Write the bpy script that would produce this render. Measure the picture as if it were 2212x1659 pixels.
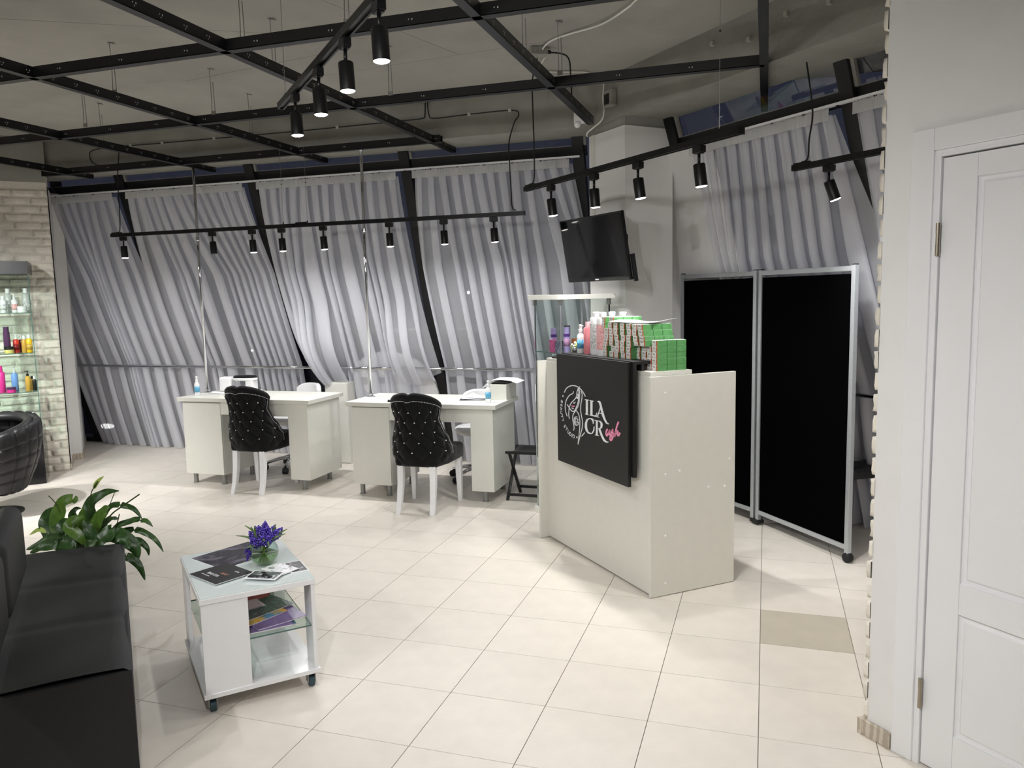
import bpy, math, random
from mathutils import Matrix, Vector
random.seed(7)
R = math.radians
scene = bpy.context.scene
for o in list(bpy.data.objects): bpy.data.objects.remove(o)
COL = scene.collection

# ------------------------------------------------------------------ camera
CAM_Z = 1.609
def make_camera():
    pitch, roll, yaw = .1126, -.0210, .3136
    fwd = Vector((-math.sin(yaw)*math.cos(pitch), math.cos(yaw)*math.cos(pitch), -math.sin(pitch)))
    right = Vector((math.cos(yaw), math.sin(yaw), 0)); up = right.cross(fwd)
    r = right*math.cos(roll) + up*math.sin(roll); u = -right*math.sin(roll) + up*math.cos(roll)
    cd = bpy.data.cameras.new('camera'); cd.sensor_width = 36; cd.sensor_fit = 'HORIZONTAL'
    cd.lens = 36*1696.5/2212; cd.clip_start = .05; cd.clip_end = 400
    ob = bpy.data.objects.new('camera', cd); COL.objects.link(ob)
    m = Matrix((r, u, -fwd)).transposed().to_4x4(); m.translation = (0, 0, CAM_Z)
    ob.matrix_world = m; scene.camera = ob
make_camera()

# ------------------------------------------------------------------ world: dark blue dusk outside
SPOT_W = 31.0
scene.cycles.use_light_tree = False; scene.cycles.max_bounces = 6; scene.cycles.diffuse_bounces = 4; scene.cycles.glossy_bounces = 3; scene.cycles.transmission_bounces = 6; scene.cycles.transparent_max_bounces = 12
scene.cycles.caustics_reflective = False; scene.cycles.caustics_refractive = False
scene.view_settings.view_transform = 'Standard'; scene.view_settings.look = 'None'
scene.view_settings.gamma = 1.0; scene.view_settings.use_curve_mapping = False
scene.view_settings.exposure = 0.0
wd = bpy.data.worlds.new('dusk'); scene.world = wd; wd.use_nodes = True
bg = wd.node_tree.nodes['Background']; bg.inputs[0].default_value = (.11, .12, .18, 1); bg.inputs[1].default_value = .22

# ------------------------------------------------------------------ materials
def lin(c):
    def f(v):
        v /= 255.0
        return v/12.92 if v <= .04045 else ((v+.055)/1.055)**2.4
    return tuple(f(v) for v in c[:3]) + (1.0,)
MATS = {}
def mat(name, col=None, rough=.5, metal=0, spec=.5, var=.04, scale=30, bump=0, bscale=200, trans=0, ior=1.45, emit=None, estr=0, coat=0, sheen=0, objvar=0):
    if name in MATS: return MATS[name]
    m = bpy.data.materials.new(name); m.use_nodes = True; MATS[name] = m
    nt = m.node_tree; b = nt.nodes['Principled BSDF']
    c = lin(col)
    b.inputs['Roughness'].default_value = rough; b.inputs['Metallic'].default_value = metal
    b.inputs['Specular IOR Level'].default_value = spec; b.inputs['IOR'].default_value = ior
    b.inputs['Transmission Weight'].default_value = trans; b.inputs['Coat Weight'].default_value = coat
    b.inputs['Sheen Weight'].default_value = sheen
    b.inputs['Base Color'].default_value = c
    tc = nt.nodes.new('ShaderNodeTexCoord')
    if var > 0:
        n = nt.nodes.new('ShaderNodeTexNoise'); n.inputs['Scale'].default_value = scale; n.inputs['Detail'].default_value = 4
        nt.links.new(tc.outputs['Object'], n.inputs['Vector'])
        mr = nt.nodes.new('ShaderNodeMapRange'); mr.inputs['From Min'].default_value = .3; mr.inputs['From Max'].default_value = .7
        mr.inputs['To Min'].default_value = 1-var; mr.inputs['To Max'].default_value = 1+var
        nt.links.new(n.outputs['Fac'], mr.inputs['Value'])
        last = mr.outputs[0]
        if objvar:
            oi = nt.nodes.new('ShaderNodeObjectInfo'); m2 = nt.nodes.new('ShaderNodeMapRange')
            m2.inputs['To Min'].default_value = 1-objvar; m2.inputs['To Max'].default_value = 1+objvar
            nt.links.new(oi.outputs['Random'], m2.inputs['Value'])
            mm = nt.nodes.new('ShaderNodeMath'); mm.operation = 'MULTIPLY'
            nt.links.new(last, mm.inputs[0]); nt.links.new(m2.outputs[0], mm.inputs[1]); last = mm.outputs[0]
        v = nt.nodes.new('ShaderNodeVectorMath'); v.operation = 'SCALE'; v.inputs[0].default_value = c[:3]
        nt.links.new(last, v.inputs['Scale']); nt.links.new(v.outputs[0], b.inputs['Base Color'])
    if bump > 0:
        n2 = nt.nodes.new('ShaderNodeTexNoise'); n2.inputs['Scale'].default_value = bscale; n2.inputs['Detail'].default_value = 5
        nt.links.new(tc.outputs['Object'], n2.inputs['Vector'])
        bp = nt.nodes.new('ShaderNodeBump'); bp.inputs['Strength'].default_value = bump; bp.inputs['Distance'].default_value = .01
        nt.links.new(n2.outputs['Fac'], bp.inputs['Height']); nt.links.new(bp.outputs[0], b.inputs['Normal'])
    if emit is not None:
        b.inputs['Emission Color'].default_value = lin(emit); b.inputs['Emission Strength'].default_value = estr
    return m
def sheer(name, alpha, col):
    if name in MATS: return MATS[name]
    m = bpy.data.materials.new(name); m.use_nodes = True; MATS[name] = m
    nt = m.node_tree; nt.nodes.clear(); N = nt.nodes.new; L = nt.links.new
    out = N('ShaderNodeOutputMaterial'); mix = N('ShaderNodeMixShader'); tr = N('ShaderNodeBsdfTransparent')
    di = N('ShaderNodeBsdfDiffuse'); tl = N('ShaderNodeBsdfTranslucent'); m2 = N('ShaderNodeMixShader')
    di.inputs[0].default_value = lin(col); tl.inputs[0].default_value = lin(col); m2.inputs[0].default_value = .35
    L(di.outputs[0], m2.inputs[1]); L(tl.outputs[0], m2.inputs[2])
    mix.inputs[0].default_value = alpha
    L(tr.outputs[0], mix.inputs[1]); L(m2.outputs[0], mix.inputs[2]); L(mix.outputs[0], out.inputs[0])
    return m
def thin_glass(name, tint, refl=.06):
    """a pane: clear transparency with a Fresnel mirror on top"""
    if name in MATS: return MATS[name]
    m = bpy.data.materials.new(name); m.use_nodes = True; MATS[name] = m
    nt = m.node_tree; nt.nodes.clear(); N = nt.nodes.new; L = nt.links.new
    out = N('ShaderNodeOutputMaterial'); mix = N('ShaderNodeMixShader'); tr = N('ShaderNodeBsdfTransparent'); gl = N('ShaderNodeBsdfGlossy')
    tr.inputs[0].default_value = lin(tint); gl.inputs['Roughness'].default_value = .01
    fr = N('ShaderNodeFresnel'); ge = N('ShaderNodeNewGeometry'); mr = N('ShaderNodeMapRange')   # same index seen from either side
    mr.inputs['To Min'].default_value = 1.5; mr.inputs['To Max'].default_value = 1/1.5
    L(ge.outputs['Backfacing'], mr.inputs['Value']); L(mr.outputs[0], fr.inputs[0])
    L(fr.outputs[0], mix.inputs[0]); L(tr.outputs[0], mix.inputs[1]); L(gl.outputs[0], mix.inputs[2]); L(mix.outputs[0], out.inputs[0])
    return m
def ramp_mat(name, stops, scale=8, rough=.3, tex='noise', dist=1.5, vec='Object', coat=0):
    """printed or mottled surface from a colour ramp on noise / waves"""
    if name in MATS: return MATS[name]
    m = bpy.data.materials.new(name); m.use_nodes = True; MATS[name] = m
    nt = m.node_tree; b = nt.nodes['Principled BSDF']; N = nt.nodes.new; L = nt.links.new
    tc = N('ShaderNodeTexCoord')
    if tex == 'noise':
        t = N('ShaderNodeTexNoise'); t.inputs['Scale'].default_value = scale; t.inputs['Detail'].default_value = 5; t.inputs['Distortion'].default_value = dist; fac = t.outputs['Fac']
    else:
        t = N('ShaderNodeTexWave'); t.inputs['Scale'].default_value = scale; t.inputs['Distortion'].default_value = dist; fac = t.outputs['Fac']
    L(tc.outputs[vec], t.inputs['Vector'])
    cr = N('ShaderNodeValToRGB'); e = cr.color_ramp.elements
    e[0].position = stops[0][0]; e[0].color = lin(stops[0][1]); e[1].position = stops[-1][0]; e[1].color = lin(stops[-1][1])
    for p, c in stops[1:-1]:
        k = e.new(p); k.color = lin(c)
    L(fac, cr.inputs[0]); L(cr.outputs[0], b.inputs['Base Color'])
    b.inputs['Roughness'].default_value = rough; b.inputs['Coat Weight'].default_value = coat
    return m

TILE = mat('porcelain_tile', (228,221,211), .34, var=.035, scale=9, bump=.03, bscale=400, objvar=.02)
TILE_D = mat('porcelain_tile_darker', (196,188,172), .36, var=.04, scale=9, bump=.03, bscale=400)
GROUT = mat('grout', (138,130,120), .9, var=.1, scale=60)
CEIL = mat('painted_concrete_ceiling', (166,164,158), .9, var=.05, scale=5, bump=.25, bscale=40)
BEAM = mat('painted_concrete_beam', (146,145,139), .9, var=.08, scale=6, bump=.4, bscale=30)
WALL = mat('white_wall_paint', (232,231,230), .75, var=.015, scale=8, bump=.06, bscale=300)
DOORM = mat('white_door_enamel', (236,236,238), .42, var=.01, scale=5)
BRICK = mat('whitewashed_brick', (234,228,216), .85, var=.06, scale=25, bump=.6, bscale=35, objvar=.04)
MORTAR = mat('white_mortar', (222,216,206), .95, var=.06, scale=40, bump=.4, bscale=120)
BASEB = ramp_mat('wood_look_plastic', [(.3,(176,164,148)),(.7,(206,196,180))], 14, .45, 'wave', 6)
BLACKM = mat('black_painted_steel', (13,13,15), .38, var=.1, scale=12)
FRAMEB = mat('black_window_frame', (14,14,17), .5, var=.1, scale=12)
TRIML = mat('grey_gasket_strip', (150,148,142), .6, var=.05)
HOLE_LIGHT = mat('hole_light_paint', (205,205,205), .5, var=.05)
ZINC = mat('zinc_wire', (150,150,148), .35, metal=.8, var=.05)
CHROME = mat('chrome', (215,216,220), .08, metal=1, var=.02)
ALU = mat('brushed_aluminium', (186,190,194), .35, metal=.55, var=.04, scale=60)
GLASSW = thin_glass('window_glass', (225,230,238))
GLASSC = thin_glass('cabinet_glass', (240,248,244))
GLASSE = mat('glass_edge', (74,108,100), .15, var=.05)
SHEER = sheer('white_sheer_voile', .55, (241,242,248))
TAPE = sheer('gathered_heading_tape', .88, (238,238,236))
LAM = mat('ivory_laminate', (222,222,215), .34, var=.012, scale=20)
LAMC = mat('counter_laminate', (216,215,207), .38, var=.015, scale=20)
LAMW = mat('gloss_white_board', (236,236,238), .16, var=.01, scale=20)
MILKG = mat('white_backed_glass', (226,236,236), .05, var=.01, scale=6, coat=.5)
BPLATE = mat('matt_black_board', (22,22,22), .5, var=.05, scale=40)
WHITE = mat('white_plastic', (240,240,242), .3, var=.01)
PAPER = mat('white_paper', (243,243,246), .7, var=.015, scale=40)
VELVET = mat('black_velvet', (9,9,11), .8, var=.15, scale=40, sheen=.12, spec=.2)
LEATH = mat('black_leatherette', (34,34,36), .42, var=.06, scale=60, bump=.12, bscale=260, spec=.4)
LEATHS = mat('black_sofa_leatherette', (40,41,43), .5, var=.05, scale=60, bump=.12, bscale=220, spec=.35)
FABB = mat('black_screen_fabric', (3,3,4), .95, var=.1, scale=200, spec=.02)
CRYST = mat('crystal_stud', (245,245,250), .1, metal=.6, var=.02)
LEGW = mat('white_lacquered_wood', (235,235,238), .35, var=.02)
TVB = mat('tv_bezel', (8,8,9), .2, var=.05)
TVS = mat('tv_screen', (9,10,12), .06, var=.02, spec=.5)
GREY = mat('grey_metal', (150,152,150), .4, metal=.6, var=.05)
RUB = mat('black_rubber', (20,22,24), .6, var=.1)
CASTB = mat('blue_grey_caster', (52,74,84), .45, var=.1)
NICK = mat('satin_nickel', (168,158,142), .3, metal=.9, var=.04)
LENS = mat('lamp_lens', (255,250,240), .4, var=.0, emit=(255,250,242), estr=22); LENS.cycles.emission_sampling = 'NONE'
LENSOFF = mat('lamp_lens_off', (60,60,62), .2, var=.05)
CABLEB = mat('black_cable', (16,16,17), .5, var=.1)
CABLEW = mat('white_cable', (232,231,224), .4, var=.02)
CLIP = mat('pale_clip', (178,176,168), .6, var=.03)
JBOX = mat('grey_junction_box', (150,149,142), .35, var=.1, scale=40)

# ------------------------------------------------------------------ mesh helpers
class MB:
    def __init__(s): s.v = []; s.f = []; s.m = []
    def add(s, vs, fs, mi=0):
        k = len(s.v); s.v += [tuple(p) for p in vs]
        for f in fs: s.f.append(tuple(i+k for i in f)); s.m.append(mi)
        return s
    def box(s, x0, x1, y0, y1, z0, z1, mi=0, mx=None):
        vs = [Vector(p) for p in ((x0,y0,z0),(x1,y0,z0),(x1,y1,z0),(x0,y1,z0),(x0,y0,z1),(x1,y0,z1),(x1,y1,z1),(x0,y1,z1))]
        if mx: vs = [mx @ p for p in vs]
        fm = mi if isinstance(mi, (list, tuple)) else [mi]*6
        k = len(s.v); s.v += [tuple(p) for p in vs]
        for f, q in zip(((3,2,1,0),(4,5,6,7),(0,1,5,4),(1,2,6,5),(2,3,7,6),(3,0,4,7)), fm):
            s.f.append(tuple(i+k for i in f)); s.m.append(q)   # bottom, top, -y, +x, +y, -x
        return s
    def bar(s, a, b, wx, wz, mi=0, up=(0,0,1)):
        a = Vector(a); b = Vector(b); d = (b-a).normalized(); u = Vector(up)
        x = d.cross(u)
        if x.length < 1e-4: x = d.cross(Vector((1,0,0)))
        x.normalize(); z = x.cross(d)
        vs = [p + x*sx*wx/2 + z*sz*wz/2 for p in (a, b) for sx, sz in ((-1,-1),(1,-1),(1,1),(-1,1))]
        return s.add(vs, ((0,1,2,3),(7,6,5,4),(0,4,5,1),(1,5,6,2),(2,6,7,3),(3,7,4,0)), mi)
    def prism(s, poly, z0, z1, mi=0, mx=None):
        n = len(poly); ar = sum(poly[i][0]*poly[(i+1) % n][1]-poly[(i+1) % n][0]*poly[i][1] for i in range(n))
        if ar < 0: poly = poly[::-1]
        vs = [Vector((p[0], p[1], z0)) for p in poly] + [Vector((p[0], p[1], z1)) for p in poly]
        if mx: vs = [mx @ p for p in vs]
        fs = [tuple(range(n-1, -1, -1)), tuple(range(n, 2*n))] + [(i, (i+1) % n, n+(i+1) % n, n+i) for i in range(n)]
        return s.add(vs, fs, mi)
    def tube(s, path, r, n=8, mi=0, cap=True):
        P = [Vector(p) for p in path]; rs = r if isinstance(r, (list, tuple)) else [r]*len(P)
        vs = []; up = None
        for i, p in enumerate(P):
            d = (P[min(i+1, len(P)-1)] - P[max(i-1, 0)]).normalized()
            if up is None: up = Vector((0,0,1)) if abs(d.z) < .9 else Vector((1,0,0))
            x = d.cross(up)
            if x.length < 1e-5: x = d.cross(Vector((.3,1,.2)))
            x.normalize(); y = x.cross(d); up = y
            for k in range(n):
                a = 2*math.pi*k/n; vs.append(p + (x*math.cos(a) + y*math.sin(a))*rs[i])
        fs = [(i*n+k, i*n+(k+1) % n, (i+1)*n+(k+1) % n, (i+1)*n+k) for i in range(len(P)-1) for k in range(n)]
        if cap: fs += [tuple(range(n-1, -1, -1)), tuple(range((len(P)-1)*n, len(P)*n))]
        return s.add(vs, fs, mi)
    def lathe(s, prof, n=16, c=(0,0,0), mi=0, mx=None, sx=1, sy=1):
        vs = []
        for r, z in prof:
            for k in range(n):
                a = 2*math.pi*k/n; p = Vector((c[0]+r*sx*math.cos(a), c[1]+r*sy*math.sin(a), c[2]+z)); vs.append(mx @ p if mx else p)
        m = len(prof)
        fs = [(i*n+k, i*n+(k+1) % n, (i+1)*n+(k+1) % n, (i+1)*n+k) for i in range(m-1) for k in range(n)]
        if prof[0][0] > 1e-6: fs.append(tuple(range(n-1, -1, -1)))
        if prof[-1][0] > 1e-6: fs.append(tuple(range((m-1)*n, m*n)))
        return s.add(vs, fs, mi)
    def ball(s, c, r, n=8, m=5, mi=0, sz=1):
        return s.lathe([(r*math.sin(math.pi*i/m), -r*sz*math.cos(math.pi*i/m)) for i in range(m+1)], n, c, mi)
    def grid(s, fn, nu, nv, mi=0, flip=False):
        vs = [fn(i/nu, j/nv) for j in range(nv+1) for i in range(nu+1)]
        w = nu+1; fs = []
        for j in range(nv):
            for i in range(nu):
                q = (j*w+i, j*w+i+1, (j+1)*w+i+1, (j+1)*w+i); fs.append(q[::-1] if flip else q)
        return s.add(vs, fs, mi)
    def ribbon(s, pts, w, off, mi=0):
        """flat stroke of width w in the x-z plane at y=off, 2 mm thick"""
        P = [Vector((p[0], p[1])) for p in pts]; n = len(P); L = []; Rr = []
        for i in range(n):
            d = (P[min(i+1,n-1)]-P[max(i-1,0)])
            if d.length < 1e-9: d = Vector((1,0))
            d.normalize(); k = Vector((-d.y, d.x))
            ww = w*(.55 if i in (0, n-1) else 1)/2
            L.append(P[i]+k*ww); Rr.append(P[i]-k*ww)
        vs = [(p.x, off, p.y) for p in L+Rr] + [(p.x, off+.003, p.y) for p in L+Rr]
        fs = []
        for i in range(n-1):
            fs += [(i, i+1, n+i+1, n+i), (2*n+i, 3*n+i, 3*n+i+1, 2*n+i+1), (i, 2*n+i, 2*n+i+1, i+1), (n+i, n+i+1, 3*n+i+1, 3*n+i)]
        return s.add(vs, fs, mi)
    def mesh(s, name, mats):
        me = bpy.data.meshes.new(name); me.from_pydata(s.v, [], s.f)
        for m in (mats if isinstance(mats, (list, tuple)) else [mats]): me.materials.append(m)
        for p, k in zip(me.polygons, s.m): p.material_index = k
        me.update(); return me
    def build(s, name, mats, parent=None, smooth=False, bevel=0, loc=None, rz=0, fix=False):
        me = s.mesh(name, mats)
        if smooth:
            for p in me.polygons: p.use_smooth = True
        o = bpy.data.objects.new(name, me); COL.objects.link(o)
        if parent: o.parent = parent
        if loc is not None: o.location = loc
        o.rotation_euler.z = rz
        if bevel:
            b = o.modifiers.new('bevel', 'BEVEL'); b.width = bevel; b.segments = 2; b.limit_method = 'ANGLE'; b.angle_limit = R(50)
            b.harden_normals = False
        return o
def auto(o, ang=40):
    me = o.data
    for p in me.polygons: p.use_smooth = True
    try: me.set_sharp_from_angle(angle=R(ang))
    except Exception: pass
    return o
def tag(o, label=None, cat=None, group=None, kind=None):
    if label: o['label'] = label
    if cat: o['category'] = cat
    if group: o['group'] = group
    if kind: o['kind'] = kind
    return o
def thing(name, loc=(0,0,0), rz=0, label=None, cat=None, group=None, kind=None):
    o = bpy.data.objects.new(name, None); COL.objects.link(o); o.location = loc; o.rotation_euler.z = rz; o.empty_display_size = .1
    return tag(o, label, cat, group, kind)
def smooth_path(pts, n=6):
    P = [Vector(p) for p in pts]; out = []
    for i in range(len(P)-1):
        p0 = P[max(i-1,0)]; p1 = P[i]; p2 = P[i+1]; p3 = P[min(i+2,len(P)-1)]
        for k in range(n):
            t = k/n
            out.append(.5*((2*p1)+(p2-p0)*t+(2*p0-5*p1+4*p2-p3)*t*t+(3*p1-p0-3*p2+p3)*t**3))
    out.append(P[-1]); return out
def text_part(name, txt, size, material, parent, mx, ext=.0006):
    cu = bpy.data.curves.new('txt', 'FONT'); cu.body = txt; cu.size = size; cu.extrude = ext; cu.align_x = 'CENTER'; cu.align_y = 'CENTER'; cu.resolution_u = 3
    t = bpy.data.objects.new('txt', cu); COL.objects.link(t)
    dg = bpy.context.evaluated_depsgraph_get(); me = bpy.data.meshes.new_from_object(t.evaluated_get(dg))
    bpy.data.objects.remove(t); bpy.data.curves.remove(cu)
    me.name = name; me.transform(mx); me.materials.clear(); me.materials.append(material)
    o = bpy.data.objects.new(name, me); COL.objects.link(o); o.parent = parent
    return o
ORD = ['zeroth','first','second','third','fourth','fifth','sixth','seventh','eighth','ninth','tenth']
S2 = math.sqrt(.5)
# logo outlines (metres on the sign board)
LOGO_polys = {"I":[[-0.5765,1.0041],[-0.5317,1.0058],[-0.5318,1.0012],[-0.542,0.9995],[-0.5436,0.9196],[-0.5344,0.919],[-0.5345,0.9158],[-0.5757,0.9162],[-0.5757,0.9188],[-0.5653,0.9209],[-0.5636,0.9996],[-0.5766,1.0002]],"L":[[-0.5226,1.0048],[-0.4797,1.0053],[-0.4798,1.0015],[-0.4899,0.9998],[-0.4913,0.9233],[-0.4763,0.9227],[-0.4588,0.925],[-0.4488,0.9314],[-0.4447,0.9421],[-0.4402,0.9422],[-0.4466,0.918],[-0.5243,0.9164],[-0.5242,0.919],[-0.514,0.9214],[-0.5125,1.0008],[-0.5226,1.0012]],"A1":[[-0.4348,1.0041],[-0.4317,1.009],[-0.418,1.0129],[-0.4045,1.0114],[-0.395,1.0012],[-0.3824,0.9752],[-0.3684,0.9494],[-0.3475,0.9172],[-0.3288,0.9011],[-0.3102,0.8976],[-0.3196,0.8933],[-0.3431,0.8959],[-0.3666,0.9134],[-0.3854,0.9347],[-0.4017,0.9703],[-0.4134,0.9965],[-0.4221,1.0043]],"A2":[[-0.406,0.9773],[-0.3992,0.9761],[-0.4303,0.9212],[-0.4171,0.9209],[-0.4171,0.9176],[-0.4466,0.9175],[-0.4465,0.921],[-0.4391,0.9215]],"A3":[[-0.422,0.9455],[-0.3852,0.9467],[-0.3843,0.9423],[-0.4251,0.9411]],"C":[[-0.4782,0.8956],[-0.4841,0.9012],[-0.5068,0.9027],[-0.5297,0.8997],[-0.5608,0.8882],[-0.5779,0.8623],[-0.5799,0.841],[-0.5674,0.8193],[-0.5417,0.8088],[-0.5111,0.8096],[-0.4882,0.8183],[-0.4728,0.8361],[-0.4689,0.8597],[-0.4769,0.8591],[-0.4828,0.8371],[-0.4998,0.8178],[-0.516,0.8153],[-0.5415,0.8206],[-0.554,0.8396],[-0.555,0.8655],[-0.5454,0.8851],[-0.5272,0.8948],[-0.5069,0.896],[-0.4904,0.8875],[-0.4857,0.8727],[-0.4786,0.8737]],"R1":[[-0.4667,0.8984],[-0.4297,0.8997],[-0.4337,0.8953],[-0.435,0.8175],[-0.4212,0.8158],[-0.4213,0.8125],[-0.4633,0.8106],[-0.4632,0.8139],[-0.4533,0.816],[-0.4519,0.8941],[-0.4668,0.8946]],"R2":[[-0.4297,0.8997],[-0.4053,0.9005],[-0.386,0.8944],[-0.379,0.8803],[-0.3865,0.8641],[-0.406,0.8537],[-0.4246,0.8522],[-0.4245,0.8573],[-0.4083,0.8614],[-0.4009,0.8721],[-0.4016,0.8872],[-0.4126,0.8945],[-0.4317,0.8956]],"R3":[[-0.4255,0.8571],[-0.4069,0.856],[-0.3823,0.8244],[-0.3586,0.8029],[-0.3397,0.7959],[-0.3185,0.7969],[-0.3257,0.7902],[-0.3493,0.7874],[-0.3731,0.793],[-0.3969,0.8145],[-0.4184,0.8417]]}
LOGO_script = [[[-0.3246,0.8669],[-0.339,0.8511],[-0.3415,0.8357],[-0.3322,0.8297],[-0.3155,0.8447],[-0.3012,0.8667]],[[-0.3012,0.8667],[-0.3099,0.8455],[-0.2969,0.8401],[-0.2688,0.8752]],[[-0.2688,0.8752],[-0.2744,0.8657],[-0.2691,0.8518],[-0.2693,0.837],[-0.281,0.8166],[-0.295,0.8106],[-0.3019,0.819],[-0.2878,0.8316],[-0.2577,0.8486]],[[-0.2117,0.9224],[-0.2277,0.8971],[-0.2416,0.8658],[-0.2556,0.8342]],[[-0.2556,0.8342],[-0.2394,0.8588],[-0.2257,0.8706],[-0.219,0.8631],[-0.2237,0.8514],[-0.2111,0.8497],[-0.1967,0.8653]]]
LOGO_draw = [[[-0.8269,1.0161],[-0.8005,1.0433],[-0.7607,1.0607],[-0.7163,1.0698],[-0.6728,1.0692],[-0.6356,1.0611],[-0.5991,1.0452],[-0.5684,1.0198]],[[-0.7116,1.0362],[-0.7202,1.0219],[-0.7565,1.0087],[-0.7908,0.9847],[-0.8115,0.9551],[-0.818,0.927],[-0.8102,0.898],[-0.7938,0.8755]],[[-0.6516,1.0608],[-0.6683,1.0354],[-0.6742,1.0109],[-0.6964,0.9899],[-0.7354,0.9667],[-0.7582,0.9451],[-0.7701,0.9166],[-0.7737,0.8863],[-0.7659,0.8629]],[[-0.7918,0.9479],[-0.7697,0.9329],[-0.7422,0.9174],[-0.7202,0.9143],[-0.698,0.923],[-0.6701,0.9557],[-0.6533,0.9868],[-0.6469,1.0323],[-0.649,1.0584]],[[-0.6301,1.0708],[-0.6488,1.0637],[-0.6371,1.0438],[-0.6395,1.0068],[-0.6484,0.9689],[-0.6705,0.9397],[-0.6982,0.9149],[-0.7207,0.8933],[-0.7242,0.8632],[-0.7138,0.8377],[-0.7089,0.8169],[-0.7175,0.7995]],[[-0.6817,0.925],[-0.6551,0.9098],[-0.6422,0.8877],[-0.6375,0.8618],[-0.6409,0.8269],[-0.65,0.7803],[-0.6637,0.7246]],[[-0.62,1.0469],[-0.6073,1.0286],[-0.6132,0.9966],[-0.6245,0.9664],[-0.6278,0.9344],[-0.618,0.9015],[-0.6071,0.8687],[-0.6116,0.8312],[-0.6255,0.8026],[-0.6423,0.7681],[-0.6637,0.7246]],[[-0.6207,0.7795],[-0.5806,0.8081]],[[-0.7133,0.9679],[-0.7025,0.9652],[-0.6902,0.9759]],[[-0.7362,0.9357],[-0.7252,0.9316],[-0.7115,0.9307]],[[-0.6664,0.8871],[-0.6881,0.8855],[-0.7047,0.8739],[-0.7079,0.8574],[-0.6973,0.8401],[-0.6729,0.8382],[-0.6565,0.8485],[-0.6535,0.8623]],[[-0.6828,0.8769],[-0.6666,0.8764],[-0.6614,0.8691],[-0.6751,0.8592],[-0.6618,0.8531]],[[-0.6631,1.0253],[-0.6771,1.0053],[-0.6584,0.9994],[-0.6568,1.0207],[-0.6631,1.0253]],[[-0.6882,0.8788],[-0.6941,0.8593],[-0.6836,0.8447]],[[-0.6744,1.0029],[-0.661,1.0005]],[[-0.669,1.0062],[-0.6582,1.0047]]]
LOGO_lips = [[[-0.7443,0.9455],[-0.7303,0.949],[-0.7193,0.9493],[-0.7083,0.9517],[-0.6931,0.9481],[-0.714,0.9413]]]
LOGO_letters = [["B",-0.8632,0.9573],["E",-0.8697,0.9345],["A",-0.8732,0.912],["U",-0.8704,0.8889],["T",-0.8641,0.8662],["Y",-0.8531,0.8442],["S",-0.8299,0.8088],["T",-0.8073,0.7948],["U",-0.7822,0.7794],["D",-0.76,0.77],["I",-0.7394,0.765],["O",-0.7185,0.7629]]
LOGO_dots = [[-0.8448,0.9929],[-0.6757,0.765]]
LEAVES= [[[[-3.453,3.2,0.301],[-3.453,3.219,0.462],[-3.444,3.231,0.536],[-3.386,3.256,0.589],[-3.303,3.285,0.607]],0.075],[[[-3.51,3.129,0.306],[-3.57,3.121,0.405],[-3.565,3.135,0.503],[-3.537,3.151,0.563],[-3.495,3.166,0.58],[-3.49,3.165,0.555]],0.08],[[[-3.618,3.196,0.275],[-3.692,3.185,0.377],[-3.717,3.185,0.453],[-3.682,3.204,0.515]],0.08],[[[-3.387,3.121,0.344],[-3.41,3.125,0.441],[-3.402,3.14,0.55]],0.06],[[[-3.539,3.245,0.292],[-3.584,3.245,0.419],[-3.59,3.251,0.482],[-3.554,3.265,0.499]],0.05],[[[-3.312,3.094,0.358],[-3.302,3.108,0.454],[-3.257,3.133,0.536],[-3.23,3.144,0.56]],0.07],[[[-3.423,3.22,0.387],[-3.354,3.257,0.509],[-3.29,3.28,0.532],[-3.223,3.299,0.506],[-3.182,3.306,0.451]],0.035],[[[-3.335,3.193,0.363],[-3.277,3.219,0.423],[-3.196,3.249,0.458],[-3.126,3.272,0.457],[-3.09,3.279,0.424]],0.035],[[[-3.415,3.269,0.333],[-3.331,3.3,0.369],[-3.236,3.333,0.38],[-3.151,3.354,0.328],[-3.107,3.36,0.259]],0.035],[[[-3.262,3.094,0.4],[-3.194,3.119,0.429],[-3.102,3.142,0.372],[-3.067,3.145,0.295]],0.085],[[[-3.403,3.271,0.321],[-3.259,3.319,0.33],[-3.198,3.334,0.291],[-3.181,3.334,0.241]],0.035],[[[-3.224,3.167,0.292],[-3.166,3.185,0.283],[-3.119,3.195,0.237],[-3.088,3.196,0.161]],0.045],[[[-3.381,3.072,0.36],[-3.45,3.055,0.409],[-3.541,3.024,0.399],[-3.639,2.986,0.347]],0.07],[[[-3.35,3.029,0.364],[-3.43,3.007,0.396],[-3.52,2.976,0.384],[-3.576,2.954,0.345]],0.07],[[[-3.317,3.044,0.398],[-3.386,3.031,0.475],[-3.353,3.046,0.512],[-3.312,3.06,0.521]],0.06],[[[-3.445,3.101,0.333],[-3.481,3.096,0.394],[-3.505,3.096,0.455],[-3.471,3.111,0.491]],0.075],[[[-3.225,3.04,0.383],[-3.18,3.06,0.428],[-3.109,3.083,0.427],[-3.067,3.09,0.367]],0.07],[[[-3.281,3.021,0.372],[-3.248,3.037,0.418],[-3.271,3.037,0.477],[-3.294,3.033,0.513]],0.06]]
STEMS= [[[[-3.371,3.186,0.401],[-3.302,3.219,0.492],[-3.251,3.24,0.533],[-3.16,3.277,0.597]],0.012],[[[-3.512,3.14,0.404],[-3.577,3.136,0.547],[-3.62,3.128,0.6]],0.008],[[[-3.3,3.205,0.375],[-3.277,3.219,0.423],[-3.26,3.233,0.496]],0.008],[[[-3.337,3.208,0.498],[-3.31,3.223,0.546],[-3.285,3.239,0.614]],0.006],[[[-3.418,3.17,0.402],[-3.415,3.186,0.524],[-3.404,3.199,0.609],[-3.388,3.208,0.641]],0.007]]
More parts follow.
